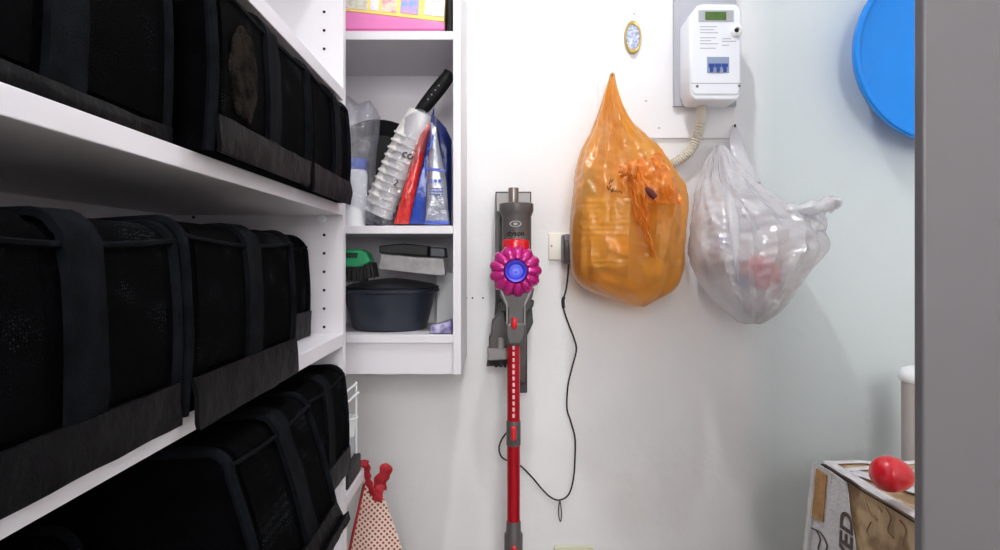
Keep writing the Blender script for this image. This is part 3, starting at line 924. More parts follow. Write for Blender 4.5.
    cuff = cyl('middle_cuff', grey_m, [(6.9, 420.5), (7.2, 421.5), (7.2, 444.5), (6.9, 445)], D=DW, px=513.5)
    b = NB(); p = P(513.5, 433, DW - 7.2 / F * DW); rbox(b, (p.x - .006, p.y - .003, p.z - .018), (p.x + .006, p.y + .008, p.z + .016), .004); obj('wand_button', b, red_m, cuff)
    cyl('lower_wand', redal_m, [(6.5, 443), (6.5, 522)], D=DW, px=513.5)
    cyl('lower_cuff', grey_m, [(6.8, 520.5), (7.2, 521.5), (7.4, 531), (9.2, 534), (9.2, 560), (7, 575)], D=DW, px=513.5)
    b = NB(); p = P(514, 549.5, DW - 9 / F * DW); rbox(b, (p.x - .006, p.y - .003, p.z - .018), (p.x + .006, p.y + .008, p.z + .008), .004); obj('wand_button', b, red_m, t)
    # lower neck and floor head (below the frame)
    x = P(513.5, 0, DW).x
    b = NB(); tube(b, [(x, DW, P(0, 572, DW).z), (x, DW, .30), (x, DW - .01, .09)], .016, 20); obj('neck', b, redal_m, t)
    b = NB(); rbox(b, (x - .125, DW - .09, .004), (x + .125, DW + .03, .075), .02); obj('floor_head', b, grey_m, t)
vacuum()

# accessories clipped to the dock
t = thing('brush_tool', 'grey combination brush tool clipped at the left of the vacuum', 'vacuum tool', P(497, 365, 1.53))
D = 1.53
b = NB(); prism(b, ppoly([(498.5, 303), (505, 303), (505.5, 315), (507, 324), (507, 349), (489, 349), (489, 337), (491, 333), (492, 320), (498, 313)], D), D - .018, D + .018); obj('tool_body', b, grey_m, t, bevel=.004)
b = NB(); prism(b, ppoly([(487.5, 347), (507, 347), (507, 358.5), (487.5, 360)], D), D - .022, D + .022); obj('brush_head', b, lgrey_m, t, bevel=.004)
b = NB(); rbox(b, (P(498, 0, D).x, D - .024, P(0, 349, D).z), (P(503.5, 0, D).x, D - .014, P(0, 336.5, D).z), .005); obj('slide_button', b, lgrey_m, t)
b = NB(); prism(b, ppoly([(500, 305), (505, 305), (505, 310.5), (500, 310.5)], D - .018), D - .021, D - .016); obj('catch', b, red_m, t, bevel=.001)
b = NB()
for i in range(12):
    for j in range(4):
        p0 = P(488.5 + 17.5 * i / 11, 358, D); p0.y = D - .019 + .038 * j / 3
        tube(b, [p0, p0 + Vector((random.uniform(-.003, .003), random.uniform(-.003, .003), -.014 - random.uniform(0, .006)))], .0024, 5)
obj('bristles', b, brist_m, t)['kind'] = 'stuff'
t = thing('crevice_tool', 'dark slim crevice tool clipped at the right behind the red tube', 'vacuum tool', P(524, 380, 1.53))
b = NB(); prism(b, ppoly([(517.5, 316), (527, 316), (526, 380), (524, 382), (519.5, 382), (518, 380)], 1.535), 1.52, 1.556); obj('nozzle', b, mat('charcoal_plastic', (76, 70, 68), .45), t, bevel=.003)
b = NB(); prism(b, ppoly([(517, 308), (528, 308), (528, 318), (517, 318)], 1.535), 1.516, 1.558); obj('collar', b, dgrey_m, t, bevel=.003)

# ------------------------------------------------------------------ sockets, charger and its cord
t = thing('wall_socket', 'cream wall socket plate right of the vacuum at cyclone height', 'socket', P(562, 246, YW))
D = YW - .009
b = NB(); rbox(b, (P(548.5, 0, D).x, D, P(0, 260, D).z), (P(578, 0, D).x, YW - .0005, P(0, 233, D).z), .002); obj('plate', b, plate2_m, t)
b = NB(); disc(b, P(551.5, 246, D - .0003), (0, -1, 0), .0028, .0008, 14); obj('screw', b, lgrey_m, t)
t = CH = thing('charger', 'small grey plug-in charger with a thin black cord looping down the white wall', 'charger', P(568, 262, 1.57))
b = NB(); rbox(b, (P(562.5, 0, 1.555).x, 1.545, P(0, 264, 1.555).z), (P(571.5, 0, 1.555).x, D - .0005, P(0, 234, 1.555).z), .006); obj('housing', b, mat('mauve_grey_plastic', (112, 104, 116), .4), t)
b = NB(); rbox(b, (P(564, 0, 1.545).x, 1.541, P(0, 262, 1.545).z), (P(571, 0, 1.545).x, 1.548, P(0, 240, 1.545).z), .003); obj('cover', b, dgrey_m, t)
t = thing('wall_socket', 'cream socket plate at the bottom edge of the photo, under the cord loop', 'socket', P(573, 560, YW))
b = NB(); rbox(b, (P(554, 0, D).x, D, P(0, 576, D).z), (P(594, 0, D).x, YW - .0005, P(0, 546.5, D).z), .003); obj('plate', b, mat('aged_plate', (206, 204, 180), .45), t)
b = NB(); rbox(b, (P(568, 0, D).x, D - .003, P(0, 568, D).z), (P(580, 0, D).x, D - .0003, P(0, 550, D).z), .002); obj('rocker', b, plate2_m, t)

t = CH
DC = YW - .006
cp = [(568.5, 262), (568, 275), (566, 290), (563, 302), (564.5, 312), (569, 325), (574, 338), (576.4, 350), (572, 368), (568, 386), (567, 408), (571, 422), (575, 438), (575, 458), (573.5, 478), (569, 494), (560, 500), (551, 497.5), (542, 489), (531, 476), (519, 465), (507, 460.5), (501, 456), (499, 448), (502, 439), (508, 431)]
pts = [P(x, y, DC if 2 < i < 23 else (1.56 if i < 2 else 1.585)) for i, (x, y) in enumerate(cp)]
b = NB(); tube(b, pts, .0021, 8, smooth_k=6); obj('lead', b, cord_m, t)
b = NB(); tube(b, [P(564, 297, DC - .001), P(563, 301, DC - .001), P(563.6, 308, DC - .001)], .0042, 10, smooth_k=3); obj('clip', b, cord_m, t)
b = NB(); tube(b, [P(560, 500, DC - .002), P(558.6, 508, DC), P(558.8, 516, DC), P(560.5, 521.5, DC), P(561.6, 515, DC), P(561, 507, DC), P(560, 500, DC - .002)], .0014, 6, smooth_k=5); obj('cord_tie', b, cord_m, t)

# ------------------------------------------------------------------ electricity meter and conduit
def meter():
    D = 1.497
    t = thing('electricity_meter', 'white electricity meter with green display mounted on the wall board', 'meter', P(711, 97, 1.55))
    b = NB(); box(b, (P(674, 0, 1.585).x, 1.583, P(0, 106, 1.585).z), (P(736, 0, 1.585).x, YW - .0083, P(0, -12, 1.585).z)); obj('back_plate', b, plate_m, t)
    x0, x1 = P(690, 0, D).x, P(742, 0, D).x
    zt, zb = P(0, 4, D).z, P(0, 97, D).z
    b = NB()
    prism(b, ppoly([(690, 16), (698, 5), (704, 3.5), (736, 3.5), (742, 9), (742, 88), (739, 96), (694, 96), (690, 89)], D), D, 1.5825)
    obj('housing', b, meter_m, t, bevel=.006)
    b = NB(); prism(b, ppoly([(691, 84.5), (741, 84.5), (740.5, 96), (738, 100), (695, 100), (691, 95)], D), D + .002, 1.575); obj('terminal_cover', b, meter_m, t, bevel=.004)
    fr = D - .0002
    b = NB(); prism(b, ppoly([(698.5, 10.5), (733.5, 10.5), (733.5, 21.5), (698.5, 21.5)], fr), D - .0016, D + .004); dp = obj('display_frame', b, mat('pale_grey_plastic', (172, 176, 182), .4), t)
    b = NB(); prism(b, ppoly([(705, 12), (726, 12), (726, 20.3), (705, 20.3)], fr), D - .0022, D + .004); obj('display', b, lcd_m, dp)
    b = NB()
    for (a, c_, y) in ((700, 717, 26.5), (700, 714, 29.5), (700, 718, 32.5), (700, 716, 37.5), (700, 711, 40.5), (700, 718, 43.5), (700, 716, 48), (722, 731, 38.5), (722, 736, 41), (722, 729, 45)):
        prism(b, ppoly([(a, y), (c_, y), (c_, y + .55), (a, y + .55)], fr), D - .0006, D + .001)
    obj('fine_print', b, ink_m, t)
    b = NB(); M = Matrix.Translation(P(736, 31, D)) @ Matrix.Rotation(math.pi / 2, 4, 'X')
    lathe(b, [(.0048, -.002), (.0135, -.002), (.0145, .004), (.012, .007), (.007, .008), (.0055, .005), (.0048, -.002)], M, 28); obj('port_ring', b, white_m, t)
    b = NB(); lathe(b, [(0, -.002), (.0052, -.002), (.0052, .0035), (0, .0035)], M, 20); obj('port', b, hole_m, t)
    b = NB(); prism(b, ppoly([(707, 57), (729, 57), (729, 73), (707, 73)], fr), D - .0012, D + .004); wd = obj('breaker_window', b, mat('blue_grey_plastic', (140, 156, 184), .35), t)
    for k in range(3):
        x = 708.5 + 6.6 * k
        b = NB(); prism(b, ppoly([(x, 64), (x + 5.8, 64), (x + 5.8, 67), (x + 4.4, 67.5), (x + 4.4, 72), (x + 1.4, 72), (x + 1.4, 67.5), (x, 67)], fr), D - .004, D + .001); obj('breaker_toggle', b, toggle_m, wd)
    b = NB(); prism(b, ppoly([(691.5, 83), (741.5, 83), (741.5, 83.6), (691.5, 83.6)], fr), D - .0005, D + .001); obj('seam', b, ink_m, t)
    for px, py in ((697, 86.5), (739, 86)):
        b = NB(); disc(b, P(px, py, D + .0015), (0, -1, 0), .0035, .0025, 14); obj('screw', b, tube_m, t)
meter()
t = thing('conduit', 'beige corrugated conduit curving down from the meter behind the orange bag', 'conduit', P(702, 98, 1.57))
b = NB()
pts = [P(702.5, 97, 1.555), P(702, 108, 1.56), P(701, 122, 1.568), P(697.5, 137, 1.575), P(691, 149, 1.58), P(682, 158, 1.582), P(672, 164, 1.586), P(663, 167, 1.592), P(657, 168, 1.601)]
pts = catmull(pts, 14)
ln = 0
tube(b, pts, lambda u: .0115 + .0014 * math.sin(u * 250) * (u > .25), 16)
obj('pipe', b, conduit_m, t)

# oval plaque on the board
t = thing('oval_plaque', 'small oval gold-rimmed plaque fixed to the white wall board', 'plaque', P(632.5, 38, 1.59))
M = Matrix.Translation(P(632.5, 38, YW - .0082)) @ Matrix.Rotation(math.pi / 2, 4, 'X') @ Matrix.Diagonal((1, 1.95, 1, 1))
b = NB(); lathe(b, [(.016, 0), (.0212, 0), (.0215, .005), (.0195, .008), (.017, .007), (.016, 0)], M, 40); obj('rim', b, gold_m, t)
b = NB(); lathe(b, [(0, .0), (.0168, .0), (.0168, .004), (.010, .0065), (0, .0075)], M, 40); obj('face', b, face_m, t)
b = NB(); M2 = Matrix.Translation(P(633, 51, YW - .0162)) @ Matrix.Rotation(math.pi / 2, 4, 'X') @ Matrix.Diagonal((1.4, .7, 1, 1)); lathe(b, [(0, 0), (.0068, 0), (.006, .003), (0, .004)], M2, 20); obj('lower_ornament', b, gold_m, t)

# ------------------------------------------------------------------ hanging plastic bags
def loft_bag(bm, left, right, y0, y1, Dc, half, rows=110, n=110, fold=.010, seed=0.0, exps=.75, apex=None, nfold=9, fine=.004):
    """soft bag body. left/right: tables (py, px); Dc, half: tables (py, centre distance), (py, half depth)"""
    rings = []
    for j in range(rows + 1):
        u = j / rows
        y = y0 + (y1 - y0) * u
        D = smooth_interp(Dc, y); h = smooth_interp(half, y)
        l, r = smooth_interp(left, y), smooth_interp(right, y)
        cx = (l + r) / 2; hw = max(.8, (r - l) / 2)
        X = (cx - CX) / F * D; W = hw / F * D; Z = CZ + (CY - y) / F * D
        ring = []
        for i in range(n):
            a = 2 * math.pi * i / n
            ca, sa = math.cos(a), math.sin(a)
            x = W * math.copysign(abs(ca) ** exps, ca); d = h * math.copysign(abs(sa) ** exps, sa)
            # folds run down from the hanging point; fine creases lie across the fill
            f1 = noise.noise(Vector((ca * nfold * .35 + seed, sa * nfold * .35, u * 1.6)))
            f1 = 1 - abs(f1) * 2.2
            f2 = noise.noise(Vector((ca * 4.2, sa * 4.2 + seed, u * 9)))
            f3 = noise.noise(Vector((X + x, d, Z)) * 46 + Vector((seed, 0, 0)))
            k = fold * f1 * (.35 + .65 * abs(sa)) * min(1, W / .04) + (fine * 1.4 * f2 + fine * (1 - 2 * abs(f3))) * min(1, W / .05)
            # mostly push along depth, a little sideways so the outline stays
            ring.append(bm.verts.new((X + x + k * ca * .35, D + d + k * sa * 1.1, Z + .3 * k)))
        rings.append(ring)
    for a, c in zip(rings, rings[1:]):
        for i in range(n):
            j = (i + 1) % n
            bm.faces.new((a[i], a[j], c[j], c[i]))
    bm.faces.new(list(reversed(rings[0]))); bm.faces.new(rings[-1])
    for v in bm.verts:
        v.co.y = min(v.co.y, YW - .010)

# ---- orange bag
t = thing('orange_plastic_bag', 'bulging orange translucent carrier bag hanging from a hook on the wall', 'bag', P(612, 75, 1.58))
OL = [(74, 610.5), (80, 609), (95, 604), (110, 600), (130, 593), (150, 583), (170, 577.5), (190, 575), (215, 572.5), (240, 571), (262, 571.5), (276, 573.5), (286, 579), (292, 590), (298, 607), (303, 625), (306, 634)]
OR = [(74, 614.5), (80, 615), (95, 618), (110, 622), (125, 630), (140, 646), (150, 657), (160, 664), (175, 673), (190, 683), (205, 685.5), (225, 683), (245, 681), (265, 680), (282, 676), (291, 671), (297, 661), (302, 650), (306, 642)]
ODc = [(74, 1.583), (110, 1.565), (150, 1.515), (190, 1.485), (260, 1.478), (306, 1.50)]
OH = [(74, .004), (95, .014), (120, .035), (150, .065), (190, .095), (240, .108), (275, .102), (295, .075), (306, .02)]
b = NB(); loft_bag(b, OL, OR, 74, 306, ODc, OH, seed=3.3, fold=.014, fine=.004)
obj('bag_body', b, orange_f, t)
# folded rim with the knotted handle in front
b = NB()
def sheet(bm, quad, nu=36, nv=24, amp=.006, th=.0008, seed=0, bulge=.02):
    """crumpled doubled sheet between four corner points (a b along top, d c along bottom)"""
    A, B_, C_, D_ = [Vector(q) for q in quad]
    g = {}
    for s in (0, 1):
        for i in range(nu + 1):
            for j in range(nv + 1):
                u, v = i / nu, j / nv
                p = (A * (1 - u) + B_ * u) * (1 - v) + (D_ * (1 - u) + C_ * u) * v
                k = noise.noise(Vector((u * 5 + seed, v * 3, seed))); k2 = 1 - 2 * abs(noise.noise(Vector((u * 9, v * 7 + seed, 1.3))))
                p = p + Vector((0, -1, 0)) * (bulge * math.sin(u * math.pi) * math.sin(v * math.pi) + amp * k + amp * .8 * k2) + Vector((k, 0, k2)) * amp * .5
                if s: p = p + Vector((0, th, 0))
                g[s, i, j] = bm.verts.new(p)
    for i in range(nu):
        for j in range(nv):
            bm.faces.new((g[0, i, j], g[0, i+1, j], g[0, i+1, j+1], g[0, i, j+1]))
            bm.faces.new((g[1, i, j], g[1, i, j+1], g[1, i+1, j+1], g[1, i+1, j]))
    for i in range(nu):
        for j in (0, nv):
            bm.faces.new((g[0, i, j], g[0, i+1, j], g[1, i+1, j], g[1, i, j]))
    for j in range(nv):
        for i in (0, nu):
            bm.faces.new((g[0, i, j], g[0, i, j+1], g[1, i, j+1], g[1, i, j]))
sheet(b, (P(628, 164, 1.380), P(662, 152, 1.41), P(685, 206, 1.362), P(640, 203, 1.350)), seed=2.1, amp=.008)
obj('folded_rim', b, orange_rim_f, t)
b = NB(); sheet(b, (P(626, 168, 1.372), P(646, 196, 1.346), P(655, 262, 1.352), P(634, 214, 1.352)), seed=5.4, amp=.007, bulge=.012)
obj('hanging_handle', b, orange_rim_f, t)
b = NB()
for k in range(9):
    a = 2 * math.pi * k / 9 + .3
    r1 = random.uniform(9, 17)
    c = P(629, 171, 1.358)
    d = P(629 + r1 * math.cos(a), 171 + r1 * .8 * math.sin(a), 1.372)
    tube(b, [c, c.lerp(d, .5) + Vector((0, -.010, 0)), d], lambda u: .0055 * (1 - .6 * u), 8, smooth_k=4, flat=(1.5, .6))
obj('knot', b, orange_rim_f, t)
b = NB(); tube(b, [P(646, 187.5, 1.336), P(650, 192, 1.334), P(655.5, 198, 1.333)], lambda u: .0045 + .005 * math.sin(u * 2.6), 10, smooth_k=4, flat=(.8, .5)); obj('dark_opening', b, mat('dark_maroon', (92, 26, 22), .6), t, label='dark maroon strip standing in for the shaded bag opening')  # solid dark strip put in for the shade inside the bag opening
b = NB()
def stroke(bm, pl, D, r=.0011):
    tube(bm, [P(x, y, D) for x, y in pl], r, 6, smooth_k=3)
DS = 1.362
stroke(b, [(609, 184), (611, 178.5)], DS); stroke(b, [(611.5, 182.5), (613.5, 178.8)], DS); stroke(b, [(610, 181.5), (613, 180)], DS)
stroke(b, [(607.5, 186), (608.5, 190), (611, 185)], DS); stroke(b, [(610.5, 189), (612, 192), (613, 188)], DS)
stroke(b, [(613, 190), (615, 192), (616, 190), (618, 192.4), (619.5, 191), (621.5, 193)], DS, .0008)
obj('printed_mark', b, hole_m, t)
b = NB(); tube(b, [P(612.5, 73, YW - .0085), P(612.5, 75, 1.583), P(612.5, 77, 1.576), P(612.5, 74, 1.573)], .0022, 8, smooth_k=4)
tag(obj('wall_hook', b, tube_m), 'small metal hook at the tip of the orange bag', 'hook')

# what is inside the orange bag
def inside(name, bm, m, label, cat, **k):
    return tag(obj(name, bm, m, **k), label, cat)
bread_m = mat('bread_crust', (236, 190, 96), .7, rgb2=(206, 150, 66), noise_scale=25)
yell_m = mat('yellow_peel', (250, 200, 40), .5, noise_amt=.15, noise_scale=20)
box_m = bpy.data.materials.new('ruled_card'); box_m.use_nodes = True
_nt = box_m.node_tree; _b = _nt.nodes['Principled BSDF']; _tc = _nt.nodes.new('ShaderNodeTexCoord')
_wv = _nt.nodes.new('ShaderNodeTexWave'); _wv.bands_direction = 'Z'; _wv.inputs['Scale'].default_value = 26; _wv.inputs['Distortion'].default_value = .4
_rp = _nt.nodes.new('ShaderNodeValToRGB'); _rp.color_ramp.elements[0].position = .14; _rp.color_ramp.elements[1].position = .34
_rp.color_ramp.elements[0].color = s2l((96, 64, 30)); _rp.color_ramp.elements[1].color = s2l((240, 214, 170))
_nt.links.new(_tc.outputs['Object'], _wv.inputs['Vector']); _nt.links.new(_wv.outputs['Fac'], _rp.inputs['Fac']); _nt.links.new(_rp.outputs['Color'], _b.inputs['Base Color'])
b = NB(); p0 = P(582, 268, 1.43); p1 = P(633, 196, 1.43)
rbox(b, (p0.x, 1.415, p0.z), (p1.x, 1.47, p1.z), .006)
inside('ruled_carton', b, box_m, 'carton with ruled lines showing through the front of the orange bag', 'carton', )
t = thing('grey_bottle', 'grey green bottle standing at the left inside the orange bag', 'bottle', P(590, 262, 1.52))
Mb = Matrix.Translation(P(590, 248, 1.51))
b = NB(); lathe(b, [(0, 0), (.026, 0), (.028, .006), (.028, .10), (.022, .125), (.011, .145), (.0105, .165), (0, .165)], Mb, 28); obj('bottle_body', b, mat('bottle_glass', (104, 108, 80), .3), t)
b = NB(); lathe(b, [(0, .1655), (.0125, .1655), (.0125, .185), (0, .185)], Mb, 20); obj('cap', b, mat('brown_cap', (120, 90, 70), .5), t)
def blob(bm, c, rx, ry, rz, seed=0, amp=.12, rot=0):
    b2 = bmesh.new(); bmesh.ops.create_icosphere(b2, subdivisions=4, radius=1)
    R = Matrix.Rotation(rot, 4, 'Y')
    for v in b2.verts:
        k = 1 + amp * noise.noise(v.co * 1.7 + Vector((seed, 0, 0))) + amp * .4 * noise.noise(v.co * 5 + Vector((0, seed, 0)))
        v.co = R @ Vector((v.co.x * rx * k, v.co.y * ry * k, v.co.z * rz * k))
        v.co += c
    merge(bm, b2)
b = NB(); blob(b, P(603, 278, 1.450), .036, .035, .022, 1); inside('bread_roll', b, bread_m, 'pale bread roll low at the left inside the orange bag', 'bread')
b = NB(); blob(b, P(625, 283, 1.46), .034, .034, .022, 2); inside('bread_roll', b, bread_m, 'pale bread roll at the bottom middle inside the orange bag', 'bread')
b = NB(); blob(b, P(618, 246, 1.402), .030, .012, .020, 3, rot=.5); inside('yellow_packet', b, yell_m, 'bright yellow lump in the middle of the orange bag front', 'packet')
b = NB(); blob(b, P(654, 268, 1.42), .030, .018, .022, 5, .3); inside('paper_wad', b, mat('cream_paper', (246, 226, 176), .8, bump=.6, bump_scale=40), 'crumpled cream paper low on the right inside the orange bag', 'paper')
b = NB(); blob(b, P(662, 236, 1.49), .034, .05, .055, 7, .2); inside('paper_parcel', b, mat('tan_paper', (226, 186, 130), .8, noise_amt=.3, noise_scale=20, bump=.4, bump_scale=30), 'tan paper parcel on the right inside the orange bag', 'parcel')

# ---- white bag
t = thing('white_plastic_bag', 'white translucent carrier bag hanging under the meter, its handle flopping right', 'bag', P(735, 128, 1.585))
WL = [(146, 717), (152, 712), (165, 706), (176, 703), (188, 699), (205, 697), (225, 694), (245, 692.5), (262, 695), (275, 700), (288, 707), (300, 716), (310, 724), (318, 733), (323, 742)]
WR = [(146, 723), (152, 729), (165, 736), (176, 744), (188, 757), (200, 771), (210, 786), (222, 808), (235, 819), (245, 822), (255, 818), (265, 808), (278, 797), (290, 789), (300, 782), (310, 776), (318, 769), (323, 758)]
WDc = [(146, 1.575), (165, 1.55), (190, 1.51), (220, 1.475), (260, 1.45), (300, 1.465), (323, 1.485)]
WH = [(146, .004), (165, .022), (190, .05), (220, .09), (255, .115), (285, .105), (305, .08), (318, .05), (323, .025)]
b = NB(); loft_bag(b, WL, WR, 146, 323, WDc, WH, seed=9.1, fold=.016, exps=.85, fine=.005)
obj('bag_body', b, white_f, t)
# handle stretched up to the screw in the board
b = NB(); tube(b, [P(735, 126, 1.588), P(735, 132, 1.583), P(736, 142, 1.57), P(741, 160, 1.545), P(750, 184, 1.51)], lambda u: .004 + .014 * u, 14, smooth_k=6, flat=(.5, 1.5))
for v in b.verts:
    k = noise.noise(v.co * 50); v.co += Vector((k, k, 0)) * .003
    v.co.y = min(v.co.y, YW - .0095)
obj('stretched_handle', b, white_f, t)
b = NB(); tube(b, [P(722, 147, 1.565), P(727, 160, 1.53), P(731, 185, 1.462), P(733, 212, 1.392), P(735, 236, 1.366), P(737, 262, 1.352), P(738, 282, 1.362)], lambda u: .001 + .0075 * math.sin(math.pi * u), 12, smooth_k=6, flat=(.5, 1.4)); obj('gathered_fold', b, white_f, t)
b = NB(); tube(b, [P(768, 214, 1.43), P(786, 211.5, 1.41), P(804, 209, 1.40), P(822, 206, 1.395), P(833, 202, 1.39), P(839, 204.5, 1.39)], lambda u: .008 + .012 * math.sin(math.pi * min(1, u * .75 + .12)) + .002 * math.sin(u * 30), 18, smooth_k=8, flat=(.75, 1.1))
for v in b.verts:
    k = noise.noise(v.co * 45); v.co += Vector((k * .5, k, k)) * .006
obj('loose_handle', b, white_f, t)
b = NB(); sheet(b, (P(822, 200, 1.392), P(832, 196, 1.392), P(842, 206, 1.388), P(830, 214, 1.39)), 14, 10, amp=.003, seed=4.4, bulge=.006); obj('handle_end', b, white_f, t)
b = NB(); sheet(b, (P(786, 215, 1.41), P(826, 211, 1.398), P(827, 240, 1.42), P(800, 262, 1.40)), seed=8.3, amp=.006, bulge=.02); obj('side_gusset', b, white_f, t)
b = NB(); tube(b, [P(735, 127, YW - .0085), P(735, 127.5, 1.588), P(735, 124.5, 1.583)], .0024, 8, smooth_k=3)
tag(obj('wall_hook', b, cord_m), 'small dark hook above the white bag', 'hook')

b = NB(); rbox(b, (P(706, 0, 1.43).x, 1.415, P(0, 278, 1.43).z), (P(728, 0, 1.43).x, 1.46, P(0, 248, 1.43).z), .012)
inside('brown_packet', b, mat('brown_pack', (150, 112, 96), .6, noise_amt=.3, noise_scale=20), 'brown packet low at the left inside the white bag', 'packet')
b = NB(); blob(b, P(760, 272, 1.39), .040, .03, .032, 4, .35, .2); inside('red_packet', b, mat('crimson_film', (226, 36, 70), .4, bump=.4, bump_scale=40), 'crimson red packet in the middle of the white bag', 'packet')
b = NB(); blob(b, P(726, 240, 1.405), .026, .014, .011, 6, .2); inside('violet_packet', b, mat('violet_film', (120, 122, 196), .4), 'small violet packet in the upper left of the white bag', 'packet')
b = NB(); blob(b, P(742, 281, 1.372), .020, .012, .010, 8, .25, .6); inside('blue_packet', b, mat('slate_blue_film', (110, 124, 190), .4), 'small slate blue packet beside the crimson packet in the white bag', 'packet')
b = NB(); blob(b, P(785, 250, 1.47), .045, .04, .045, 9, .2); inside('cream_parcel', b, mat('cream_parcel_paper', (222, 214, 206), .7, bump=.4, bump_scale=30), 'large cream parcel at the right inside the white bag', 'parcel')
b = NB(); blob(b, P(722, 215, 1.49), .032, .035, .04, 10, .2); inside('pale_parcel', b, mat('pale_parcel_film', (226, 226, 232), .6), 'pale parcel filling the top of the white bag', 'parcel')
t = thing('clear_tub', 'clear little tub with dark specks at the bottom of the white bag', 'tub', P(755, 318, 1.44))
Mt = Matrix.Translation(P(754, 317, 1.44))
b = NB(); lathe(b, [(0, 0), (.026, 0), (.031, .034), (.033, .036), (.030, .036), (.025, .002), (0, .002)], Mt, 28); obj('tub_body', b, clear_f, t)
b = NB()
for k in range(9):
    a = k * .8; q = Mt @ Vector((.019 * math.cos(a), .019 * math.sin(a), .006 + .002 * (k % 3)))
    blob(b, q, .005, .005, .004, k)
obj('specks', b, mat('olive_specks', (52, 60, 40), .6), t)

# ------------------------------------------------------------------ blue tub on the wall
t = thing('blue_basin', 'round blue plastic basin hanging on the back wall, half hidden by the door', 'basin', P(947, 50, 1.52))
c = P(948, 50, 1.50); R = 93 / F * 1.50
M = Matrix.Translation((c.x, YW - .003, c.z)) @ Matrix.Rotation(math.pi / 2, 4, 'X')
hgt = YW - .003 - 1.50
b = NB()
lathe(b, [(0, .0), (R * .7, 0), (R * .93, hgt * .75), (R * .99, hgt * .82), (R, hgt * .95), (R * .985, hgt), (R * .95, hgt * .99), (R * .935, hgt * .93), (R * .90, hgt * .90), (R * .6, hgt * .85), (R * .3, hgt * .80), (0, hgt * .78)], M, 96)
obj('basin_bowl', b, tub_m, t)
M2 = M @ Matrix.Translation((0, R * .94, 0))
b = NB(); lathe(b, [(0, 0), (.004, 0), (.004, hgt * .6), (0, hgt * .6)], Matrix.Translation((c.x, YW - .0005, c.z + R * .55)) @ Matrix.Rotation(math.pi / 2, 4, 'X'), 12); obj('hanging_peg', b, white_m, t)

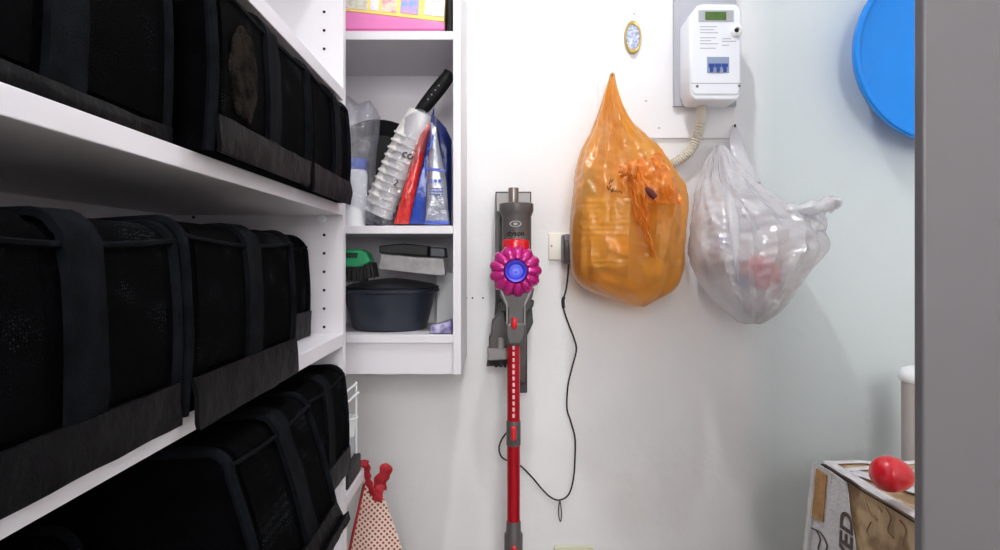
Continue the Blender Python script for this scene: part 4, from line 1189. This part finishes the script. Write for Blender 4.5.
# ------------------------------------------------------------------ carton with the red egg shape, pole behind
def rot_carton():
    zt = CZ - .412
    x0, x1, y0, y1 = .668, 1.15, .90, 1.30
    zb = 0.42
    t = thing('cardboard_carton', 'torn printed cardboard carton with white paper edges at the lower right', 'carton', ((x0 + x1) / 2, (y0 + y1) / 2, zb))
    def wob(v, amp=.004):
        k = noise.noise_vector(v * 9); return v + Vector((k.x, k.y, k.z * .7)) * amp
    def bulge(p):
        return .018 * min(1, max(0, zt - p.z) * 5) * max(0, (p.y - 1.15) / .15)
    b = NB(); box(b, (x0, y0, zb), (x1, y1, zt - .002)); sub(b, 9)
    for v in b.verts:
        k = wob(v.co, .003); v.co = k
        if v.co.x < x0 + .02: v.co.x -= bulge(v.co)
        v.co.z = max(v.co.z, zb)
    obj('carton_body', b, kraft_m, t)
    # white paper skins: strip near the far corner of the left face, top sheet edges
    b = NB()
    yy = [1.302, 1.29, 1.27, 1.245, 1.22, 1.20]
    def strip(bm, pts_top, pts_bot, off=.004, th=.002):
        n = len(pts_top); g = {}
        rows = 14
        for s in (0, 1):
            for i in range(n):
                for j in range(rows + 1):
                    q = Vector(pts_top[i]).lerp(Vector(pts_bot[i]), j / rows)
                    kk = noise.noise(q * 30) * .003
                    q.x += -off - th * s + kk * .4 - bulge(q)
                    g[s, i, j] = bm.verts.new(q)
        for i in range(n - 1):
            for j in range(rows):
                bm.faces.new((g[0, i, j], g[0, i+1, j], g[0, i+1, j+1], g[0, i, j+1]))
                bm.faces.new((g[1, i, j], g[1, i, j+1], g[1, i+1, j+1], g[1, i+1, j]))
            for j in (0, rows):
                bm.faces.new((g[0, i, j], g[1, i, j], g[1, i+1, j], g[0, i+1, j]))
        for i in (0, n - 1):
            for j in range(rows):
                bm.faces.new((g[0, i, j], g[0, i, j+1], g[1, i, j+1], g[1, i, j]))
    def LF(px, py):
        """a point on the carton's left face (plane x = x0)"""
        D = x0 * F / (px - CX); return Vector((x0, D, CZ + (CY - py) / F * D))
    strip(b, [LF(x, y) for x, y in ((822, 465), (832, 470), (842, 477), (850, 483))], [LF(x, y) for x, y in ((822, 600), (836, 600), (854, 600), (868, 600))], .005)
    obj('white_print_area', b, paper_m, t)
    b = NB(); strip(b, [LF(x, y) for x, y in ((821, 468), (826, 471), (832, 475))], [LF(x, y) for x, y in ((821, 516), (826, 519), (832, 522))], .0085); obj('tape', b, tape_m, t)
    b = NB()
    strip(b, [LF(x, y) for x, y in ((819, 462), (822, 463))], [LF(x, y) for x, y in ((819, 600), (822, 600))], .010, .004)
    obj('torn_edge', b, paper_m, t)
    # curled white sheets round the top edge
    b = NB()
    e = [Vector((x0 + .002, y, zt)) for y in (1.30, 1.25, 1.2, 1.15, 1.1, 1.05, 1.0, .95, .9)]
    e = [q + Vector((.004 * noise.noise(q * 25), 0, .004 * noise.noise(q * 31 + Vector((3, 0, 0))))) for q in e]
    tube(b, [q + Vector((.008, 0, .001)) for q in e], .006, 8, smooth_k=4, flat=(.5, 1.9))
    tube(b, [Vector((x0 + .01 + .06 * k, 1.296 + .004 * math.sin(k * 3), zt + .001 + .003 * math.sin(k * 2.3))) for k in range(8)], .005, 8, smooth_k=4, flat=(.5, 1.6))
    tube(b, [Vector((x0 + .015 + .06 * k, 1.25 + .012 * math.sin(k * 1.7), zt + .002)) for k in range(8)], .004, 8, smooth_k=4, flat=(.4, 2.2))
    tube(b, [Vector((x0 + .03, 1.24, zt + .001)), Vector((x0 + .06, 1.16, zt + .004)), Vector((x0 + .11, 1.08, zt + .002)), Vector((x0 + .14, .98, zt + .002))], .006, 8, smooth_k=5, flat=(.35, 2.6))
    obj('paper_rim', b, paper_m, t)
    b = NB(); tube(b, [q + Vector((-.005, 0, -.004)) for q in e], .0018, 6, smooth_k=4); obj('dark_seam', b, hole_m, t)
    # lettering that runs up the face
    def on_left(p, s, size, m, nm, bold=.001):
        # face normal -x: text up direction = towards -y ... reading upwards
        R = Matrix(((0, 0, -1, 0), (0, -1, 0, 0), (1, 0, 0, 0), (0, 0, 0, 1)))   # local x -> +z, local y -> -y?, local z -> -x
        R = Matrix(((0, 0, -1, 0), (0, 1, 0, 0), (1, 0, 0, 0), (0, 0, 0, 1)))
        bm = text_bm(s, size, Matrix.Translation(p) @ R, .0008, bold=bold)
        for v in bm.verts: v.co.x -= bulge(v.co)
        obj(nm, bm, m, t)
    q = LF(853, 539); q.x -= .0088
    on_left(q, 'VED', .054, ink2_m, 'lettering')
    b = NB()
    def LS(pl):
        tube(b, [(lambda q: q + Vector((-.0085 - bulge(q), 0, 0)))(LF(x, y)) for x, y in pl], .0016, 6, smooth_k=5)
    LS([(822, 528), (830, 533), (836, 545), (834, 552), (829, 549), (830, 539), (826, 530)])
    LS([(824, 553), (829, 556), (834, 560)])
    obj('scribble', b, ink2_m, t)
    b = NB()
    for pl in ([(868, 500), (872, 512), (879, 520)], [(888, 508), (893, 518), (890, 530), (896, 538)], [(873, 522), (869, 532), (876, 540)], [(902, 520), (908, 530), (905, 545)], [(880, 505), (884, 512)]):
        tube(b, [LF(x, y) + Vector((-.0035, 0, 0)) for x, y in pl], .0013, 6, smooth_k=5)
    obj('printed_doodle', b, mat('soft_brown_ink', (132, 104, 78), .8), t)
    # support: plain carton underneath, below the frame
    b = NB(); rbox(b, (x0 + .01, y0 + .01, .0), (x1 - .01, y1 - .01, zb - .001), .004)
    tag(obj('plain_carton', b, mat('plain_kraft', (188, 158, 118), .75)), 'plain brown carton under the torn printed carton', 'carton')
    return zt
ztop = rot_carton()
t = thing('egg_shaped_ball', 'small glossy red egg-shaped ball lying on the torn carton', 'ball', P(893, 490, 1.05))
D = 1.06
c = P(892.5, 474.5, D)
rz = .029
c.z = max(c.z, ztop + rz + .002)
b = NB()
M = Matrix.Translation(c) @ Matrix.Rotation(math.radians(100), 4, 'Y')
prof = []
for i in range(25):
    a = math.pi * i / 24
    zz = -math.cos(a) * .035; r = math.sin(a) * .029 * (1 - .16 * (zz / .035))
    prof.append((r if 0 < i < 24 else 0, zz))
lathe(b, prof, M, 36); obj('shell', b, ball_m, t)
b = NB(); tube(b, [M @ Vector((0, 0, .034)), M @ Vector((0, 0, .042)), M @ Vector((.004, 0, .052))], .0032, 8, smooth_k=3); obj('stem', b, stem_m, t)

t = thing('mop', 'pale mop pole with a rounded white cap standing behind the carton', 'mop', P(912, 600, 1.42))
D = 1.42; x = P(917, 0, D).x
b = NB(); tube(b, [(x, D, .10), (x, D, P(0, 380, D).z)], .030, 24); obj('pole', b, pole_m, t)
b = NB(); lathe(b, [(0, -.004), (.032, -.004), (.037, .004), (.036, .014), (.030, .024), (.016, .030), (0, .031)], Matrix.Translation((x, D, P(0, 380, D).z)), 28); obj('cap', b, white_m, t)
b = NB(); lathe(b, [(0, 0), (.11, 0), (.12, .03), (.08, .08), (.03, .12), (0, .12)], Matrix.Translation((x, D, .002)), 32, wave=lambda a, r, z: 1 + .06 * math.sin(a * 14)); obj('mop_head', b, paper_m, t)

# ------------------------------------------------------------------ polka-dot cloth bag on the low shelf corner
dots = bpy.data.materials.new('polka_dot_cloth'); dots.use_nodes = True
_nt = dots.node_tree; _b = _nt.nodes['Principled BSDF']; _b.inputs['Roughness'].default_value = .85
_tc = _nt.nodes.new('ShaderNodeTexCoord'); _mp = _nt.nodes.new('ShaderNodeMapping')
_mp.inputs['Scale'].default_value = (1, 0, 1); _mp.inputs['Rotation'].default_value = (0, math.radians(40), 0)
_vo = _nt.nodes.new('ShaderNodeTexVoronoi'); _vo.inputs['Scale'].default_value = 120; _vo.inputs['Randomness'].default_value = 0.0
_rp = _nt.nodes.new('ShaderNodeValToRGB'); _rp.color_ramp.elements[0].position = .28; _rp.color_ramp.elements[1].position = .36
_rp.color_ramp.elements[0].color = s2l((168, 60, 66)); _rp.color_ramp.elements[1].color = s2l((232, 218, 202))
_nt.links.new(_tc.outputs['Object'], _mp.inputs[0]); _nt.links.new(_mp.outputs[0], _vo.inputs['Vector'])
_nt.links.new(_vo.outputs['Distance'], _rp.inputs['Fac']); _nt.links.new(_rp.outputs['Color'], _b.inputs['Base Color'])
ribr_m = mat('red_ribbon', (176, 28, 42), .6, noise_amt=.3, noise_scale=50)
t = thing('polka_dot_bag', 'cream polka dot cloth bag with red ribbon hanging off the low shelf corner', 'bag', P(365, 470, 1.30))
b = NB()
def cloth_bag(bm, left, right, y0, y1, D0, D1, th=.012, rows=40, n=40):
    rings = []
    for j in range(rows + 1):
        u = j / rows; y = y0 + (y1 - y0) * u
        l, r = interp(left, y), interp(right, y)
        D = D0 + (D1 - D0) * u
        ring = []
        for i in range(n):
            a = 2 * math.pi * i / n
            px = (l + r) / 2 + (r - l) / 2 * math.cos(a)
            h = th * (.25 + .75 * u)
            fold = .006 * u * math.sin((px - l) / max(1, r - l) * 9 + 1.0)
            p = P(px, y, D); p.y += h * math.sin(a) + fold
            ring.append(bm.verts.new(p))
        rings.append(ring)
    for a, c in zip(rings, rings[1:]):
        for i in range(n):
            j = (i + 1) % n
            bm.faces.new((a[i], a[j], c[j], c[i]))
    bm.faces.new(list(reversed(rings[0]))); bm.faces.new(rings[-1])
cloth_bag(b, [(480, 365), (500, 360), (550, 349), (620, 340)], [(480, 378), (500, 385), (550, 403), (620, 425)], 482, 640, 1.325, 1.325)
obj('bag_body', b, dots, t)
b = NB(); tube(b, [P(364, 484, 1.315), P(358, 512, 1.315), P(350, 548, 1.313), P(341, 600, 1.312)], .0028, 8, smooth_k=5); obj('piping', b, ribr_m, t)
b = NB()
def ribbon_path(bm, pl, D, wd=.008, n=40):
    pts = catmull([P(x, y, d) for (x, y), d in zip(pl, D)], 6)
    tube(bm, pts, lambda u: wd * (1 + .25 * math.sin(u * 40)), 10, flat=(.28, 1.0))
ribbon_path(b, [(362, 466), (365, 461), (367, 470), (368, 480), (372, 490), (377, 499)], [1.28, 1.298, 1.303, 1.305, 1.306, 1.306], .008)
ribbon_path(b, [(377, 501), (380, 492), (377, 484), (382, 474), (386, 466), (388, 473), (384, 480), (382, 490)], [1.306, 1.306, 1.31, 1.306, 1.305, 1.31, 1.315, 1.315], .0085)
obj('ribbon_handle', b, ribr_m, t)
